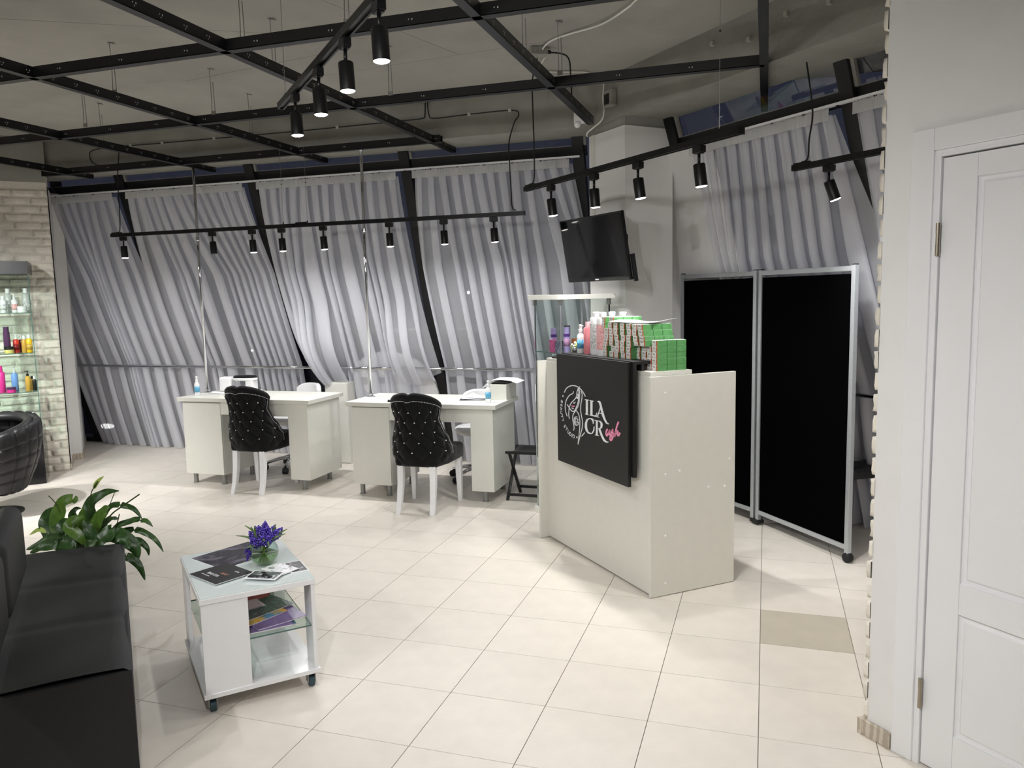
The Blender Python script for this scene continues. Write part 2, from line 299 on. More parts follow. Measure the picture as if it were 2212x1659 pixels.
STREET = [(-37.31,50.93,-2.17,0.10,'tiny white street lamp low outside, behind the left desk'),(-33.72,52.18,-1.41,0.07,'faint street lamp outside, left of the swagged curtain'),(-21.66,56.49,1.88,0.11,'tiny street lamp outside, behind the right curtain panel'),(-41.73,49.86,0.91,0.05,'faintest street lamp outside, left of the chrome pole'),(-12.75,12.50,-0.87,0.09,'bright glowing spot low outside by the white wall end')]

# ================================================================== STRUCTURE
# ---- floor: grout bed and tiles of 40 cm
TS = .40; TX0 = -1.20416; TY0 = 2.41708
floor = MB().box(-11.2, 4.6, -4.2, 7.6, -.12, -.004).build('floor', GROUT)
tag(floor, 'beige square porcelain tile floor with thin grey joints', None, None, 'structure')
def in_view(x, y, z=0):
    c = scene.camera.matrix_world.inverted() @ Vector((x, y, z))
    if c.z > -.4: return None
    u = 1106 + 1696.5*c.x/-c.z; v = 829.5 - 1696.5*c.y/-c.z
    return (u, v, -c.z) if -60 < u < 2270 and -40 < v < 1760 else None
def room_has(x, y):      # in front of the door wall and inside the glazed front
    n = (x+y)*S2
    if n > 2.33 and (x-y)*S2 > -1.83: return False
    return y < 7.1 and n < 4.55
cells = []
for i in range(-25, 15):
    for j in range(-17, 13):
        cx = TX0+(i+.5)*TS; cy = TY0+(j+.5)*TS
        if cx < -11 or cx > 4.4 or cy < -4 or cy > 7.4: continue
        v = in_view(cx, cy) if room_has(cx, cy) and not (cx < -6.3 and cy-5.8 < (cx+6.42)*-1.0 and cy < 5.9) else None
        cells.append((v[2] if v else 1e9, i, j, cx, cy))
cells.sort()
g = .0016; tile_mb = MB().box(-TS/2+g, TS/2-g, -TS/2+g, TS/2-g, -.004, 0)
tm = tile_mb.mesh('tile', TILE); tmd = tile_mb.mesh('tile', TILE_D)
rest = MB(); cnt = 0
for d, i, j, cx, cy in cells:
    if d < 1e8 and cnt < 298:
        o = bpy.data.objects.new('tile', tmd if (i, j) == (3, 3) else tm); COL.objects.link(o); o.parent = floor; o.location = (cx, cy, 0); cnt += 1
    else: rest.box(cx-TS/2+g, cx+TS/2-g, cy-TS/2+g, cy+TS/2-g, -.004, 0)
tag(rest.build('tile_field', TILE, floor), kind='stuff')

# ---- ceiling slab and the beams that carry it
ceiling = MB().box(-11.2, 4.6, -4.2, 6.4, 3.15, 3.4).build('ceiling', CEIL)
tag(ceiling, 'rough grey painted concrete ceiling slab', None, None, 'structure')
YF = 5.87; YG = 6.28; NF = 3.30; NG = 3.70
ci = (NF/S2-YF, YF); co = (NG/S2-YG, YG)
def on_n(n, t): return (n*S2+t*S2, n*S2-t*S2)
MB().prism([(-11.2,YF), ci, co, (-11.2,YG)], 2.84, 3.16).build('beam', BEAM, ceiling)
MB().prism([ci, on_n(NF,3.2), on_n(NG,3.2), co], 2.84, 3.16).build('beam', BEAM, ceiling)
def plug(x, y, z):
    return MB().box(-.012,.012,-.02,.0,-.012,.012)
for t, z in ((-3.75,3.06),(-3.45,3.0),(-3.18,3.05),(-2.9,3.02)):
    p = on_n(NF, t); plug(0,0,0).build('wall_plug', CLIP, ceiling, loc=(p[0],p[1],z), rz=R(-45))
# hairline joints between the formwork boards of the slab
jm = MB()
for x0, y0, x1, y1 in ((-4.1,3.3,-2.3,4.4),(-2.55,2.6,-1.9,4.9),(-3.9,4.75,-2.6,4.55),(-1.9,3.2,-.5,3.1),(-3.0,5.0,-1.3,4.85)):
    jm.bar((x0,y0,3.1496),(x1,y1,3.1496),.004,.001)
tag(jm.build('formwork_joint', BEAM, ceiling), kind='stuff')

# ---- walls
def wall_poly(name, poly, z0, z1, m, label):
    return tag(MB().prism(poly, z0, z1).build(name, m), label, None, None, 'structure')
C0 = Vector((.37, 2.94)); DW = Vector((S2,-S2)); NW = Vector((S2,S2))
def W(s, d): p = C0 + DW*s + NW*d; return (p.x, p.y)
# door wall (an opening for the door between s=.185 and s=1.03)
wr = thing('wall_right', label='smooth white painted wall around the panelled door', kind='structure')
DS0, DS1, DH = .185, 1.03, 2.03
for a, b, z0, z1 in ((0,DS0,0,3.15),(DS1,5.0,0,3.15),(DS0,DS1,DH,3.15)):
    MB().prism([W(a,0), W(b,0), W(b,.14), W(a,.14)], z0, z1).build('wall_segment', WALL, wr)
# brick-clad return of that wall, seen on edge
wb = tag(MB().prism([W(.0,.14), W(.0,2.3), W(.12,2.3), W(.12,.14)], 0, 3.15).build('wall_return', MORTAR), 'brick-clad return wall seen edge-on beside the door', None, None, 'structure')
BH, BJ, BL = .066, .0085, .215
def brick_mesh(L, seed, h=BH, th=.013):
    r = random.Random(seed); mb = MB(); nx = max(2, int(L/.045)); nz = 3
    def fn(u, v):
        ed = min(u, 1-u, v, 1-v)
        d = th*(0.72 if ed < 1e-6 else 1.0) + r.uniform(-.0032,.0032)
        ins = .0035 if ed < 1e-6 else 0
        x = u*L + (ins if u < 1e-6 else -ins if u > 1-1e-6 else r.uniform(-.003,.003))
        z = v*h + (ins if v < 1e-6 else -ins if v > 1-1e-6 else r.uniform(-.003,.003))
        return (x, -d, z)
    mb.grid(fn, nx, nz)
    w = nx+1; k = len(mb.v); rim = [i for i in range(w)] + [j*w+nx for j in range(1, nz+1)] + [nz*w+i for i in range(nx-1,-1,-1)] + [j*w for j in range(nz-1,0,-1)]
    base = [(mb.v[i][0], .0, mb.v[i][2]) for i in rim]; mb.v += base; n = len(rim)
    for i in range(n): mb.f.append((rim[i], k+i, k+(i+1) % n, rim[(i+1) % n])); mb.m.append(0)
    me = mb.mesh('brick', BRICK)
    for p in me.polygons: p.use_smooth = True
    return me
full = [brick_mesh(BL, 100+i) for i in range(6)]; half = [brick_mesh(.075, 200+i) for i in range(4)]; part = [brick_mesh(.15, 300+i) for i in range(3)]
fullr = [brick_mesh(BL, 400+i, th=.021) for i in range(6)]; halfr = [brick_mesh(.075, 500+i, th=.021) for i in range(4)]
# bricks on the return: local x runs away from the door, faces point to -x+y
rows = int(3.1/(BH+BJ))
for r_ in range(rows):
    z = .062 + r_*(BH+BJ)
    seq = [fullr[r_ % 6], fullr[(r_+2) % 6]] if r_ % 2 else [halfr[r_ % 4], fullr[(r_+1) % 6]]
    x = random.uniform(-.004, .004)
    for me in seq[:2]:
        L = max(v.co.x for v in me.vertices)
        o = bpy.data.objects.new('brick', me); COL.objects.link(o); o.parent = wb
        o.location = (*W(-random.uniform(-.003,.004), x+L), z); o.rotation_euler.z = R(225)   # face normal -> local -y
        x += L + BJ
# left brick wall with the display cabinet
BW = Vector((-6.42, 5.815)); BD = Vector((-S2,-S2)); BN = Vector((-S2, S2))
def B(s, d): p = BW + BD*s + BN*d; return (p.x, p.y)
wl = tag(MB().prism([B(0,.0125), B(4.4,.0125), B(4.4,.2), B(0,.2)], 0, 3.15).build('wall_left', MORTAR), 'whitewashed brick wall behind the glass display cabinet', None, None, 'structure')
k = 0
for r_ in range(36):
    z = .005 + r_*(BH+BJ); x = 0
    if z + BH > 2.735: break
    first = (half if r_ % 2 else part)[r_ % 3]; seq = [first] + [full[(r_+q) % 6] for q in range(4)]
    for me in seq:
        L = max(v.co.x for v in me.vertices)
        o = bpy.data.objects.new('brick', me); COL.objects.link(o); o.parent = wl
        p = BW + BD*(x+L) + BN*.0195; o.location = (p.x, p.y, z); o.rotation_euler.z = R(45); x += L + BJ; k += 1
MB().prism([B(0,.0), B(4.4,.0), B(4.4,.02), B(0,.02)], 2.745, 3.15).build('top_band', BEAM, wl)
# white reveal running from the brick end to the glazing, in two steps
def Q(s, d): p = BW + BN*s - BD*d; return (p.x, p.y)       # s along the reveal, d out into the room
we = thing('wall_end', label='white plastered wall end between brick and curtains', kind='structure')
MB().prism([Q(.02,-.2), Q(.02,.0), Q(.62,.0), Q(.62,-.2)], 0, 2.72).build('wall_segment', WALL, we)
MB().prism([Q(.62,-.2), Q(.62,.09), Q(1.85,.09), Q(1.85,-.2)], 0, 2.72).build('wall_segment', WALL, we)
bl = thing('baseboard_left', label='pale wood-look skirting at the white wall end', kind='structure')
MB().prism([Q(.03,.0), Q(.03,.012), Q(.62,.012), Q(.62,.0)], 0, .06).build('board', BASEB, bl)
MB().prism([Q(.606,.012), Q(.606,.102), Q(.62,.102), Q(.62,.012)], 0, .06).build('board', BASEB, bl)
MB().prism([Q(.62,.09), Q(.62,.102), Q(1.8,.102), Q(1.8,.09)], 0, .06).build('board', BASEB, bl)
# rotated square column at the corner of the glazing, television hangs on it
KC = Vector((-.96, 5.64))
def K(a, b): p = KC + Vector((-S2,S2))*a + NW*b; return (p.x, p.y)
col = tag(MB().prism([K(0,0), K(.46,0), K(.46,.42), K(0,.42)], 0, 2.777).build('wall_column', WALL), 'white square column turned on its corner between the glazed walls', None, None, 'structure')
MB().prism([K(.012,.012), K(.45,.012), K(.45,.41), K(.012,.41)], 2.777, 2.86).build('concrete_head', BEAM, col)
MB().prism([K(.375,-.014), K(.41,-.014), K(.41,0), K(.375,0)], 1.75, 2.775).build('cable_trunking', LAM, col)
# rest of the shell, outside the frame
for nm, poly, lb in (('wall_back', [(-11.2,-4.2),(4.6,-4.2),(4.6,-4.0),(-11.2,-4.0)], 'plain white wall behind the viewer'),
                     ('wall_far', [(-11.2,-4.2),(-11.0,-4.2),(-11.0,7.6),(-11.2,7.6)], 'plain white wall at the far end of the salon')):
    wall_poly(nm, poly, 0, 3.15, WALL, lb)

# ---- skirting by the door
br = thing('baseboard_right', label='short pale wood-look skirting below the door wall corner', kind='structure')
MB().prism([W(-.028,-.014), W(.1,-.014), W(.1,0), W(-.0,0), W(-.0,.25), W(-.028,.25)], 0, .058).build('board', BASEB, br, bevel=.003)
MB().prism([W(-.03,-.017), W(-.01,-.017), W(-.01,-.013), W(-.03,-.013)], 0, .06).build('end_cap', BASEB, br, bevel=.002)
MB().prism([W(.088,-.017), W(.103,-.017), W(.103,-.013), W(.088,-.013)], 0, .06).build('end_cap', BASEB, br, bevel=.002)
# ---- panelled door, local x along the wall, y into the wall
door = thing('door_1', (C0.x, C0.y, 0), R(-45), 'white two-panel interior door with satin hinges', None, None, 'structure')
def casing(x0, x1, z0, z1): MB().box(x0, x1, -.012, .004, z0, z1).build('casing', DOORM, door, bevel=.003)
casing(.105, .182, 0, 2.10); casing(.183, 1.035, 2.03, 2.10); casing(1.036, 1.112, 0, 2.10)
MB().box(.182,.203,-.004,.1,0,2.03).build('jamb', DOORM, door, bevel=.002)
MB().box(1.012,1.033,-.004,.1,0,2.03).build('jamb', DOORM, door, bevel=.002)
MB().box(.203,1.012,-.004,.1,2.009,2.03).build('jamb', DOORM, door, bevel=.002)
leaf = MB()
X0, X1, Z0, Z1 = .207, 1.008, .008, 2.004
leaf.box(X0, .316, .004, .044, Z0, Z1); leaf.box(.899, X1, .004, .044, Z0, Z1)                     # stiles
for z0, z1 in ((Z0,.155),(.567,.668),(1.935,Z1)): leaf.box(.3165,.8985,.0045,.044,z0,z1)           # rails
lo = leaf.build('door_leaf', DOORM, door, bevel=.0015)
def panel(z0, z1):
    mb = MB(); x0, x1 = .3165, .8985
    prof = [(0,.0105),(.004,.0165),(.014,.017),(.022,.009)]
    rings = []
    for ins, y in prof: rings.append([(x0+ins,y,z0+ins),(x1-ins,y,z0+ins),(x1-ins,y,z1-ins),(x0+ins,y,z1-ins)])
    vs = [p for r_ in rings for p in r_]; fs = []
    for q in range(len(rings)-1):
        for i in range(4): fs.append((q*4+i, q*4+(i+1) % 4, (q+1)*4+(i+1) % 4, (q+1)*4+i))
    e = (len(rings)-1)*4; fs.append((e, e+1, e+2, e+3)); mb.add(vs, fs)
    mb.box(x0, x1, .02, .04, z0, z1)
    mb.build('panel', DOORM, lo)
panel(.155,.567); panel(.668,1.935)
for zc in (1.755, .255):
    MB().tube([(.2045,-.007,zc-.05),(.2045,-.007,zc+.05)], .0065, 10).box(.196,.2045,-.004,-.002,zc-.05,zc+.05).tube([(.2045,-.007,zc-.0508),(.2045,-.007,zc-.018)],.0072,10).tube([(.2045,-.007,zc+.018),(.2045,-.007,zc+.0508)],.0072,10).build('hinge', NICK, door)

# ================================================================== GLAZED WALLS (lean outwards towards the floor)
LEAN = .333
def gy(z): return (2.84-z)*LEAN
def facade(name, org, rz, xs, hz0, hz1, label, panes=True, x0=None, x1=None):
    f = thing(name, (org[0], org[1], 0), rz, label, None, None, 'structure')
    xa = xs[0] if x0 is None else x0; xb = xs[-1] if x1 is None else x1
    for x in xs:
        mb = MB(); d0, d1 = -.06, .015; w = .045
        vs = []
        for z in (0, 2.84):
            y = gy(z); vs += [(x-w,y+d0,z),(x+w,y+d0,z),(x+w,y+d1,z),(x-w,y+d1,z)]
        mb.add(vs, ((3,2,1,0),(4,5,6,7),(0,1,5,4),(1,2,6,5),(2,3,7,6),(3,0,4,7))); mb.build('post', FRAMEB, f)
        vs = []
        for z in (hz1, 2.84):
            y = gy(z); vs += [(x+w,y-.035,z),(x+w+.022,y-.035,z),(x+w+.022,y-.01,z),(x+w,y-.01,z)]
        MB().add(vs, ((3,2,1,0),(4,5,6,7),(0,1,5,4),(1,2,6,5),(2,3,7,6),(3,0,4,7))).build('gasket', TRIML, f)
    def rail(z0, z1, din, nm, m, dout=.02):
        vs = []
        for x in (xa, xb):
            vs += [(x,gy(z0)-din,z0),(x,gy(z0)+dout,z0),(x,gy(z1)+dout,z1),(x,gy(z1)-din,z1)]
        MB().add(vs, ((0,1,2,3),(7,6,5,4),(0,4,5,1),(1,5,6,2),(2,6,7,3),(3,7,4,0))).build(nm, m, f)
    rail(hz0, hz1, .02, 'header', FRAMEB); rail(hz1, hz1+.008, .012, 'header_lip', TRIML)
    rail(0, .05, .06, 'sill', FRAMEB); rail(1.295, 1.32, .012, 'transom', TRIML); rail(.57, .59, .012, 'transom', TRIML)
    for a, b in zip(xs[:-1], xs[1:]):
        for z0, z1 in ((hz1,2.86),(1.32,hz0),(.59,1.295),(.05,.57)):
            vs = [(a+.04,gy(z0),z0),(b-.04,gy(z0),z0),(b-.04,gy(z1),z1),(a+.04,gy(z1),z1)]
            MB().add(vs, ((0,1,2,3),)).build('pane', GLASSW, f)
    return f
win1 = facade('window_1', (0, YG), 0, [-7.45,-5.98,-4.5,-2.95,-1.44], 2.712, 2.778, 'black framed leaning glazing along the back of the room', x0=-8.2, x1=-1.38)
win2 = facade('window_2', (NG*S2, NG*S2), R(-45), [-4.62,-3.13,-1.63], 2.628, 2.700, 'black framed leaning glazing beyond the brick return wall', x0=-4.78, x1=-.4)
# white infill panel next to the column
vs = []
for z in (0, 2.62):
    y = gy(z); vs += [(-5.35,y-.085,z),(-4.22,y-.085,z),(-4.22,y-.066,z),(-5.35,y-.066,z)]
inf = MB().add(vs, ((3,2,1,0),(4,5,6,7),(0,1,5,4),(1,2,6,5),(2,3,7,6),(3,0,4,7))).build('wall_infill', WALL, None, loc=(NG*S2,NG*S2,0), rz=R(-45))
tag(inf, 'white wall panel between the column and the right-hand curtain', None, None, 'structure')
# stub of black frame at the left end of the glazing
stub = tag(MB().box(-.05,.05,-.05,.05,2.36,2.84).build('trim_1', FRAMEB, None, loc=(-6.86,6.33,0), rz=R(45)), 'short black frame stub at the top of the white wall end', None, None, 'structure')

# ================================================================== CURTAINS
def curtain_fn(a, b, ztop, seed, kpl, squeeze=0, drift=.06, hem=.77, hemr=0, yo=0, fan=.15, pw=1.3, yr=.53):
    """gathered tight at the top, widening into broad irregular folds; held behind the rail, then hanging to the floor"""
    r = random.Random(seed); Lx = b-a
    # irregular pleat positions: cumulative widths
    ws = [r.choice((.45,.7,1.0,1.5,2.1))*r.uniform(.8,1.2) for _ in range(kpl)]; tot = sum(ws); cum = [0]
    for w in ws: cum.append(cum[-1]+w/tot)
    am = [r.uniform(.55,1.5) for _ in range(kpl+1)]; sk = [r.uniform(-.6,.6) for _ in range(kpl+1)]
    ph = [r.uniform(0,6.28) for _ in range(6)]
    def fn(u, v):
        q = u*kpl; i = int(min(q, kpl-1)); fr = q-i; sm = fr*fr*(3-2*fr)
        amp = am[i]*(1-sm)+am[i+1]*sm; skw = sk[i]*(1-sm)+sk[i+1]*sm
        base = cum[i]+(cum[i+1]-cum[i])*fr; even = u
        tau = (1-v)/.65 if v > .35 else 1.0
        op = min(1, tau*2.2); mixu = even*(1-op)+base*op
        x = a - fan*.25*op + (Lx+fan*1.0*op)*mixu
        pw_ = (Lx/kpl)*(1-op) + (cum[i+1]-cum[i])*Lx*op
        ang = 2*math.pi*q + skw*op
        fine = math.sin(2*math.pi*q*3+ph[0])
        x += pw_*(.30+.20*amp)*math.sin(ang) + .012*(1-op)*fine + drift*tau*tau
        y_ = (.014+.026*op)*amp*math.cos(ang) + .008*(1-op)*math.cos(2*math.pi*q*3+ph[0])
        if v > .35:
            z = ztop - tau*(ztop-.94); y = -.012 + yr*tau**pw
        else:
            w = (.35-v)/.35; z = .94*(1-w) + .008; y = yr-.012 + (hem-yr+.012)*w**1.2
            y_ *= (1+.4*w); x += .015*math.sin(ang*2+ph[1])*w
            if hemr: y += hemr*max(0, 1-u*5)*w
        return (x, y+y_+yo, z)
    return fn
def heading(a, b, ztop, seed):
    r = random.Random(seed); n = int((b-a)/.012)
    js = [r.uniform(-.004,.004) for _ in range(n*4+8)]
    def fn(u, v):
        k = int(u*n*4)
        return (a+(b-a)*u, -.05 + .007*math.sin(u*n*6.283)*(.6+.4*math.sin(u*37)) + js[k]*.6, ztop-.035+v*.065 + js[k]*(1 if v > .9 else .4))
    return MB().grid(fn, n*4, 4)
def curtain(parent_loc, rz, a, b, ztop, seed, kpl, label, rows=30, **kw):
    c = thing('sheer_curtain', (parent_loc[0], parent_loc[1], 0), rz, label, 'curtain', 'white sheer curtains along the glazing')
    fab = MB().grid(curtain_fn(a, b, ztop, seed, kpl, **kw), kpl*22, rows).build('fabric', SHEER, c, smooth=True)
    heading(a+.005, b-.005, ztop, seed+9).build('heading_tape', TAPE, c, smooth=True)
    return c
P1 = (0, YG); P2 = (NG*S2, NG*S2); ZT = 2.645
curtain(P1, 0, -7.35, -6.06, ZT, 11, 11, 'sheer white curtain panel next to the white wall end', hemr=.12, drift=.02)
curtain(P1, 0, -5.91, -4.57, ZT, 12, 13, 'sheer white curtain panel behind the left desk', drift=.05)
curtain(P1, 0, -2.88, -1.50, ZT, 14, 13, 'sheer white curtain panel beside the column and television', drift=.05)
curtain(P2, R(-45), -4.40, -3.2, 2.575, 15, 11, 'sheer white curtain panel rising behind the black room divider', drift=.05, pw=1.0, yr=.56)
curtain(P2, R(-45), -3.05, -1.75, 2.575, 16, 9, 'sheer white curtain mostly hidden by the brick return wall', drift=.02, pw=1.0, yr=.56)
# the third panel is caught up over the rail in two swags, its middle drops to the floor
c3 = thing('sheer_curtain', (0, YG, 0), 0, 'sheer white curtain caught up over the rail in swags', 'curtain', 'white sheer curtains along the glazing')
base3 = curtain_fn(-4.43, -3.02, ZT, 13, 13, drift=.05, fan=.0)
def up3(u, v):
    tau = 1-v; x, y, z = base3(u, .35+.65*v)
    # droop of the free edges below the rail
    e = 0
    if u < .42: e = math.sin(math.pi*min(1, u/.42))**.8
    elif u > .72: e = .75*math.sin(math.pi*min(1, (u-.72)/.28))**.8
    k = max(0, (tau-.6)/.4)**1.5
    z -= k*(.05+.16*e if e > 0 else 0); y -= math.sin(math.pi*min(1, k))*.16*e + .03*k
    x += k*.22*(1-u/.42) if u < .42 else 0
    x += k*.06*((u-.72)/.28) if u > .72 else 0
    return (x, y, z)
MB().grid(up3, 13*22, 34).build('fabric', SHEER, c3, smooth=True)
b3 = curtain_fn(-4.02, -3.16, ZT, 23, 8, drift=0, fan=0)
MB().grid(lambda u, v: b3(u, .35*v), 8*22, 14).build('fabric_drop', SHEER, c3, smooth=True)
heading(-4.425, -3.025, ZT, 33).build('heading_tape', TAPE, c3, smooth=True)
# curtain rails
for (lo, rz, a, b, z, lb) in ((P1, 0, -7.6, -1.42, ZT+.036, 'thin white curtain rail under the long black header'), (P2, R(-45), -4.45, -.6, 2.575+.036, 'thin white curtain rail under the right-hand black header')):
    t = thing('curtain_rail', (lo[0], lo[1], 0), rz, lb, 'curtain rail')
    MB().box(a, b, -.055, -.03, z, z+.014).build('rail_profile', WHITE, t)
    hk = MB()
    x = a+.1
    while x < b: hk.box(x-.006, x+.006, -.05, -.036, z-.012, z+.001); x += .24
    tag(hk.build('rail_hooks', BPLATE, t), kind='stuff')
# hand rails
for (lo, rz, a, b, sup, lb) in ((P1, 0, -7.4, -1.3, (-6.0,-4.53,-2.97), 'long slim chrome hand rail holding the curtains back'), (P2, R(-45), -4.4, -1.7, (-3.13,), 'chrome hand rail behind the black room divider')):
    t = thing('hand_rail', (lo[0], lo[1], 0), rz, lb, 'rail')
    MB().tube([(a,.462,.94),(b,.462,.94)], .014, 10).build('rail', CHROME, t, smooth=True)
    for x in sup: MB().tube([(x,.465,.935),(x,.53,.90)], .008, 8).build('bracket', CHROME, t, smooth=True)

# ================================================================== CEILING GRID
GZ = 2.80; GXS = (-6.16,-4.89,-3.71,-2.50,-1.205,-.03); GYS = (2.10,3.34,4.58,5.815)
grid = thing('ceiling_grid', (0,0,0), 0, 'black suspended grid of punched steel channels under the ceiling', 'ceiling grid')
CW, CH = .045, .055
def chan(a, b, holes, side):
    (x0,y0),(x1,y1) = a, b
    mb = MB()
    mb.bar((x0,y0,GZ+.002),(x1,y1,GZ+.002), CW, .004)
    d = Vector((x1-x0,y1-y0,0)).normalized(); n = Vector((-d.y,d.x,0))*(CW/2-.001)
    for s in (-1,1):
        mb.bar(Vector((x0,y0,GZ+CH/2))+n*s, Vector((x1,y1,GZ+CH/2))+n*s, .002, CH)
    mb.build('channel', BLACKM, grid)
    L = math.hypot(x1-x0,y1-y0); t = .08
    while t < L:
        p = Vector((x0,y0,0))+d*t
        for q, (dt, dz) in enumerate(((0,.030),(.018,.030),(.009,.018)) if side else ((0,.028),(.016,.027))):
            for s in (-1,1):
                c = p + d*dt + n*s*1.06
                holes.bar((c.x-d.x*.0022,c.y-d.y*.0022,GZ+dz),(c.x+d.x*.0022,c.y+d.y*.0022,GZ+dz), .0008, .0075 if q == 1 else .0045)
        t += .15 if side else .4
H = MB()
for x, y0, y1 in zip(GXS, (2.9,1.2,.2,-.5,-.5,-.5), (6.10,6.26,6.26,6.26,5.66,5.72)): chan((x,y0),(x,y1),H,True)
for y, x0, x1 in zip(GYS, (-4.2,-5.6,-6.9,-6.95), (-.9,.3,-.03,-2.42)): chan((x0,y),(x1,y),H,False)
tag(H.build('hole_light_marks', HOLE_LIGHT, grid), kind='stuff')  # pale marks painted for the light that shows through the punched channels
# bent wire hangers
for x, y in ((-3.73,3.90),(-3.55,4.56),(-4.6,4.52),(-2.24,4.56),(-1.25,4.15),(-1.15,4.52),(-2.47,3.42),(-2.62,3.9),(-1.85,3.34),(-4.93,5.0),(-3.72,5.2)):
    mb = MB(); mb.tube([(x,y,GZ+.05),(x+.004,y,2.98),(x,y,3.15)], .0022, 5); mb.tube([(x+.022,y+.006,GZ+.05),(x+.018,y+.004,3.06)], .0022, 5)
    mb.box(x-.004,x+.028,y-.003,y+.003,GZ+.05,GZ+.075); mb.bar((x-.012,y,3.149),(x+.03,y+.01,3.14),.012,.004)
    mb.build('wire_hanger', ZINC, grid)

# ================================================================== TRACK LIGHTS
def track(name, p, d, L, label):
    t = thing(name, p, math.atan2(d[1], d[0]), label, 'light track')
    MB().box(0,L,-.017,.017,0,.022).box(0,L,-.017,-.009,-.008,0).box(0,L,.009,.017,-.008,0).build('rail_body', BLACKM, t)
    MB().box(-.004,0,-.018,.018,-.009,.023).build('end_cap', BLACKM, t); MB().box(L,L+.004,-.018,.018,-.009,.023).build('end_cap', BLACKM, t)
    MB().box(.0,.11,-.0085,.0085,.022,.032).build('feed_box', BLACKM, t)
    return t
def spot(p, label, tilt=(0,0), on=True, power=1.0, size=82, group=None, blend=.9, rz=0):
    s = thing('track_spotlight', p, rz, label, 'spotlight', group)
    MB().box(-.03,.03,-.0165,.0165,-.036,-.003).box(-.022,.022,-.014,.014,-.04,-.036).build('adapter', BLACKM, s, bevel=.002)
    MB().tube([(0,0,-.038),(0,0,-.088)], .007, 10).build('stem', BLACKM, s, smooth=True)
    mx = Matrix.Translation((0,0,-.085)) @ Matrix.Rotation(tilt[0], 4, 'X') @ Matrix.Rotation(tilt[1], 4, 'Y')
    rr = .0285
    h = hs = MB().lathe([(.0,.0),(rr-.004,0),(rr,-.005),(rr,-.105),(rr-.003,-.105),(rr-.004,-.098)], 24, mx=mx).build('housing', BLACKM, s); auto(h, 50)
    MB().lathe([(rr-.0012,-.1052),(rr-.006,-.1085),(.0,-.111)], 24, mx=mx).build('lens', LENS if on else LENSOFF, hs)
    if on:
        ld = bpy.data.lights.new('spot', 'SPOT'); ld.energy = SPOT_W*power; ld.spot_size = R(size); ld.spot_blend = blend; ld.shadow_soft_size = .024
        ld.color = (1.0, .99, .972)
        lo = bpy.data.objects.new('light_source', ld); COL.objects.link(lo); lo.parent = s
        lo.matrix_local = mx @ Matrix.Translation((0,0,-.118))
    return s
def along(p, d, s): return (p[0]+d[0]*s, p[1]+d[1]*s, p[2])
DM = (S2,-S2)
# long pair of tracks in front of the curtains
T2 = (-5.65,5.77,2.215); T2b = (-3.73,5.77,2.215)
track('light_track', T2, (1,0), 1.9, 'black light track hanging before the left half of the curtains')
track('light_track', T2b, (1,0), 1.985, 'black light track hanging before the right half of the curtains')
for k, (x, on, tl) in enumerate(((-5.528,True,(.02,-.04)),(-4.566,False,(-.05,-.12)),(-4.163,True,(.04,-.05)),(-3.872,True,(.03,-.03)),(-3.476,True,(.04,-.04)),(-2.875,True,(.03,-.03)),(-2.404,True,(.04,-.03)),(-1.991,True,(.05,-.05)))):
    lb = 'unlit black spotlight, second from left on the tracks before the curtains' if not on else 'lit black spotlight, %s from left on the tracks before the curtains' % ORD[k+1]
    spot((x,5.77,2.207), lb, tl, on, .88, 172, 'track spotlights before the curtains')
# track over the reception
T3 = (-1.53,5.11,2.30)
track('light_track', T3, DM, 2.0, 'black light track rising diagonally over the reception counter')
for k, (s, tl) in enumerate(((.329,(.05,-.03)),(.821,(.04,.02)),(1.242,(.06,-.06)),(1.723,(.05,-.05)))):
    spot(along((T3[0],T3[1],T3[2]-.008), DM, s), 'lit black spotlight, %s from left on the track over the counter' % ORD[k+1], (tl[0]+.06,tl[1]), True, 1.12, 170, 'track spotlights over the counter', rz=R(-45))
# near track under the ceiling grid
T1 = (-2.36,3.57,2.58)
track('light_track', T1, DM, 2.0, 'black light track under the near ceiling grid, pointing at the viewer')
for k, s in enumerate((.33,.79,1.206,1.615)):
    spot(along((T1[0],T1[1],T1[2]-.008), DM, s), 'bright black spotlight, %s from the far end of the near track' % ORD[k+1], (.03,-.02), True, .34, 165, 'bright spotlights on the near track', rz=R(-45))
# track by the right-hand curtain: lamp aimed at the curtain
T4 = (.137,4.745,2.27)
track('light_track', T4, DM, 1.5, 'short black light track before the curtain behind the divider')
spot(along((T4[0],T4[1],T4[2]-.008), DM, .24), 'black spotlight washing the curtain behind the divider', (R(16),R(-12)), True, 1.4, 120, rz=R(-45))
# unseen tracks added outside the frame to fill walls, column and door
for (p, d, L, ss, lb, tl, pw, sz) in (((-6.6,2.2,2.58), DM, 2.0, (.3,.9,1.5), 'black added fill track over the hairdressing places', (R(14),R(14)), 1.2, 140),
                          ((-3.2,.6,2.58), DM, 2.0, (.3,.9,1.6), 'black added fill track over the waiting corner', (R(48),R(40)), 1.6, 120),
                          ((-1.1,.9,2.58), DM, 1.8, (.3,1.0,1.6), 'black added fill track behind the viewer', [(R(52),R(46)),(R(40),R(14)),(R(38),R(8))], 2.6, 116),
                          ((-5.2,4.0,2.58), (-S2,-S2), 1.6, (.3,.9,1.4), 'black added fill track before the brick wall', (R(-30),0), 5.6, 125)):
    track('light_track', p, d, L, lb)
    for k, s in enumerate(ss):
        spot(along((p[0],p[1],p[2]-.008), d, s), 'black spotlight, %s along the %s' % (ORD[k+1], lb[6:]), tl[k] if isinstance(tl, list) else tl, True, pw, sz, 'added fill spotlights outside the view', rz=math.atan2(d[1],d[0]))
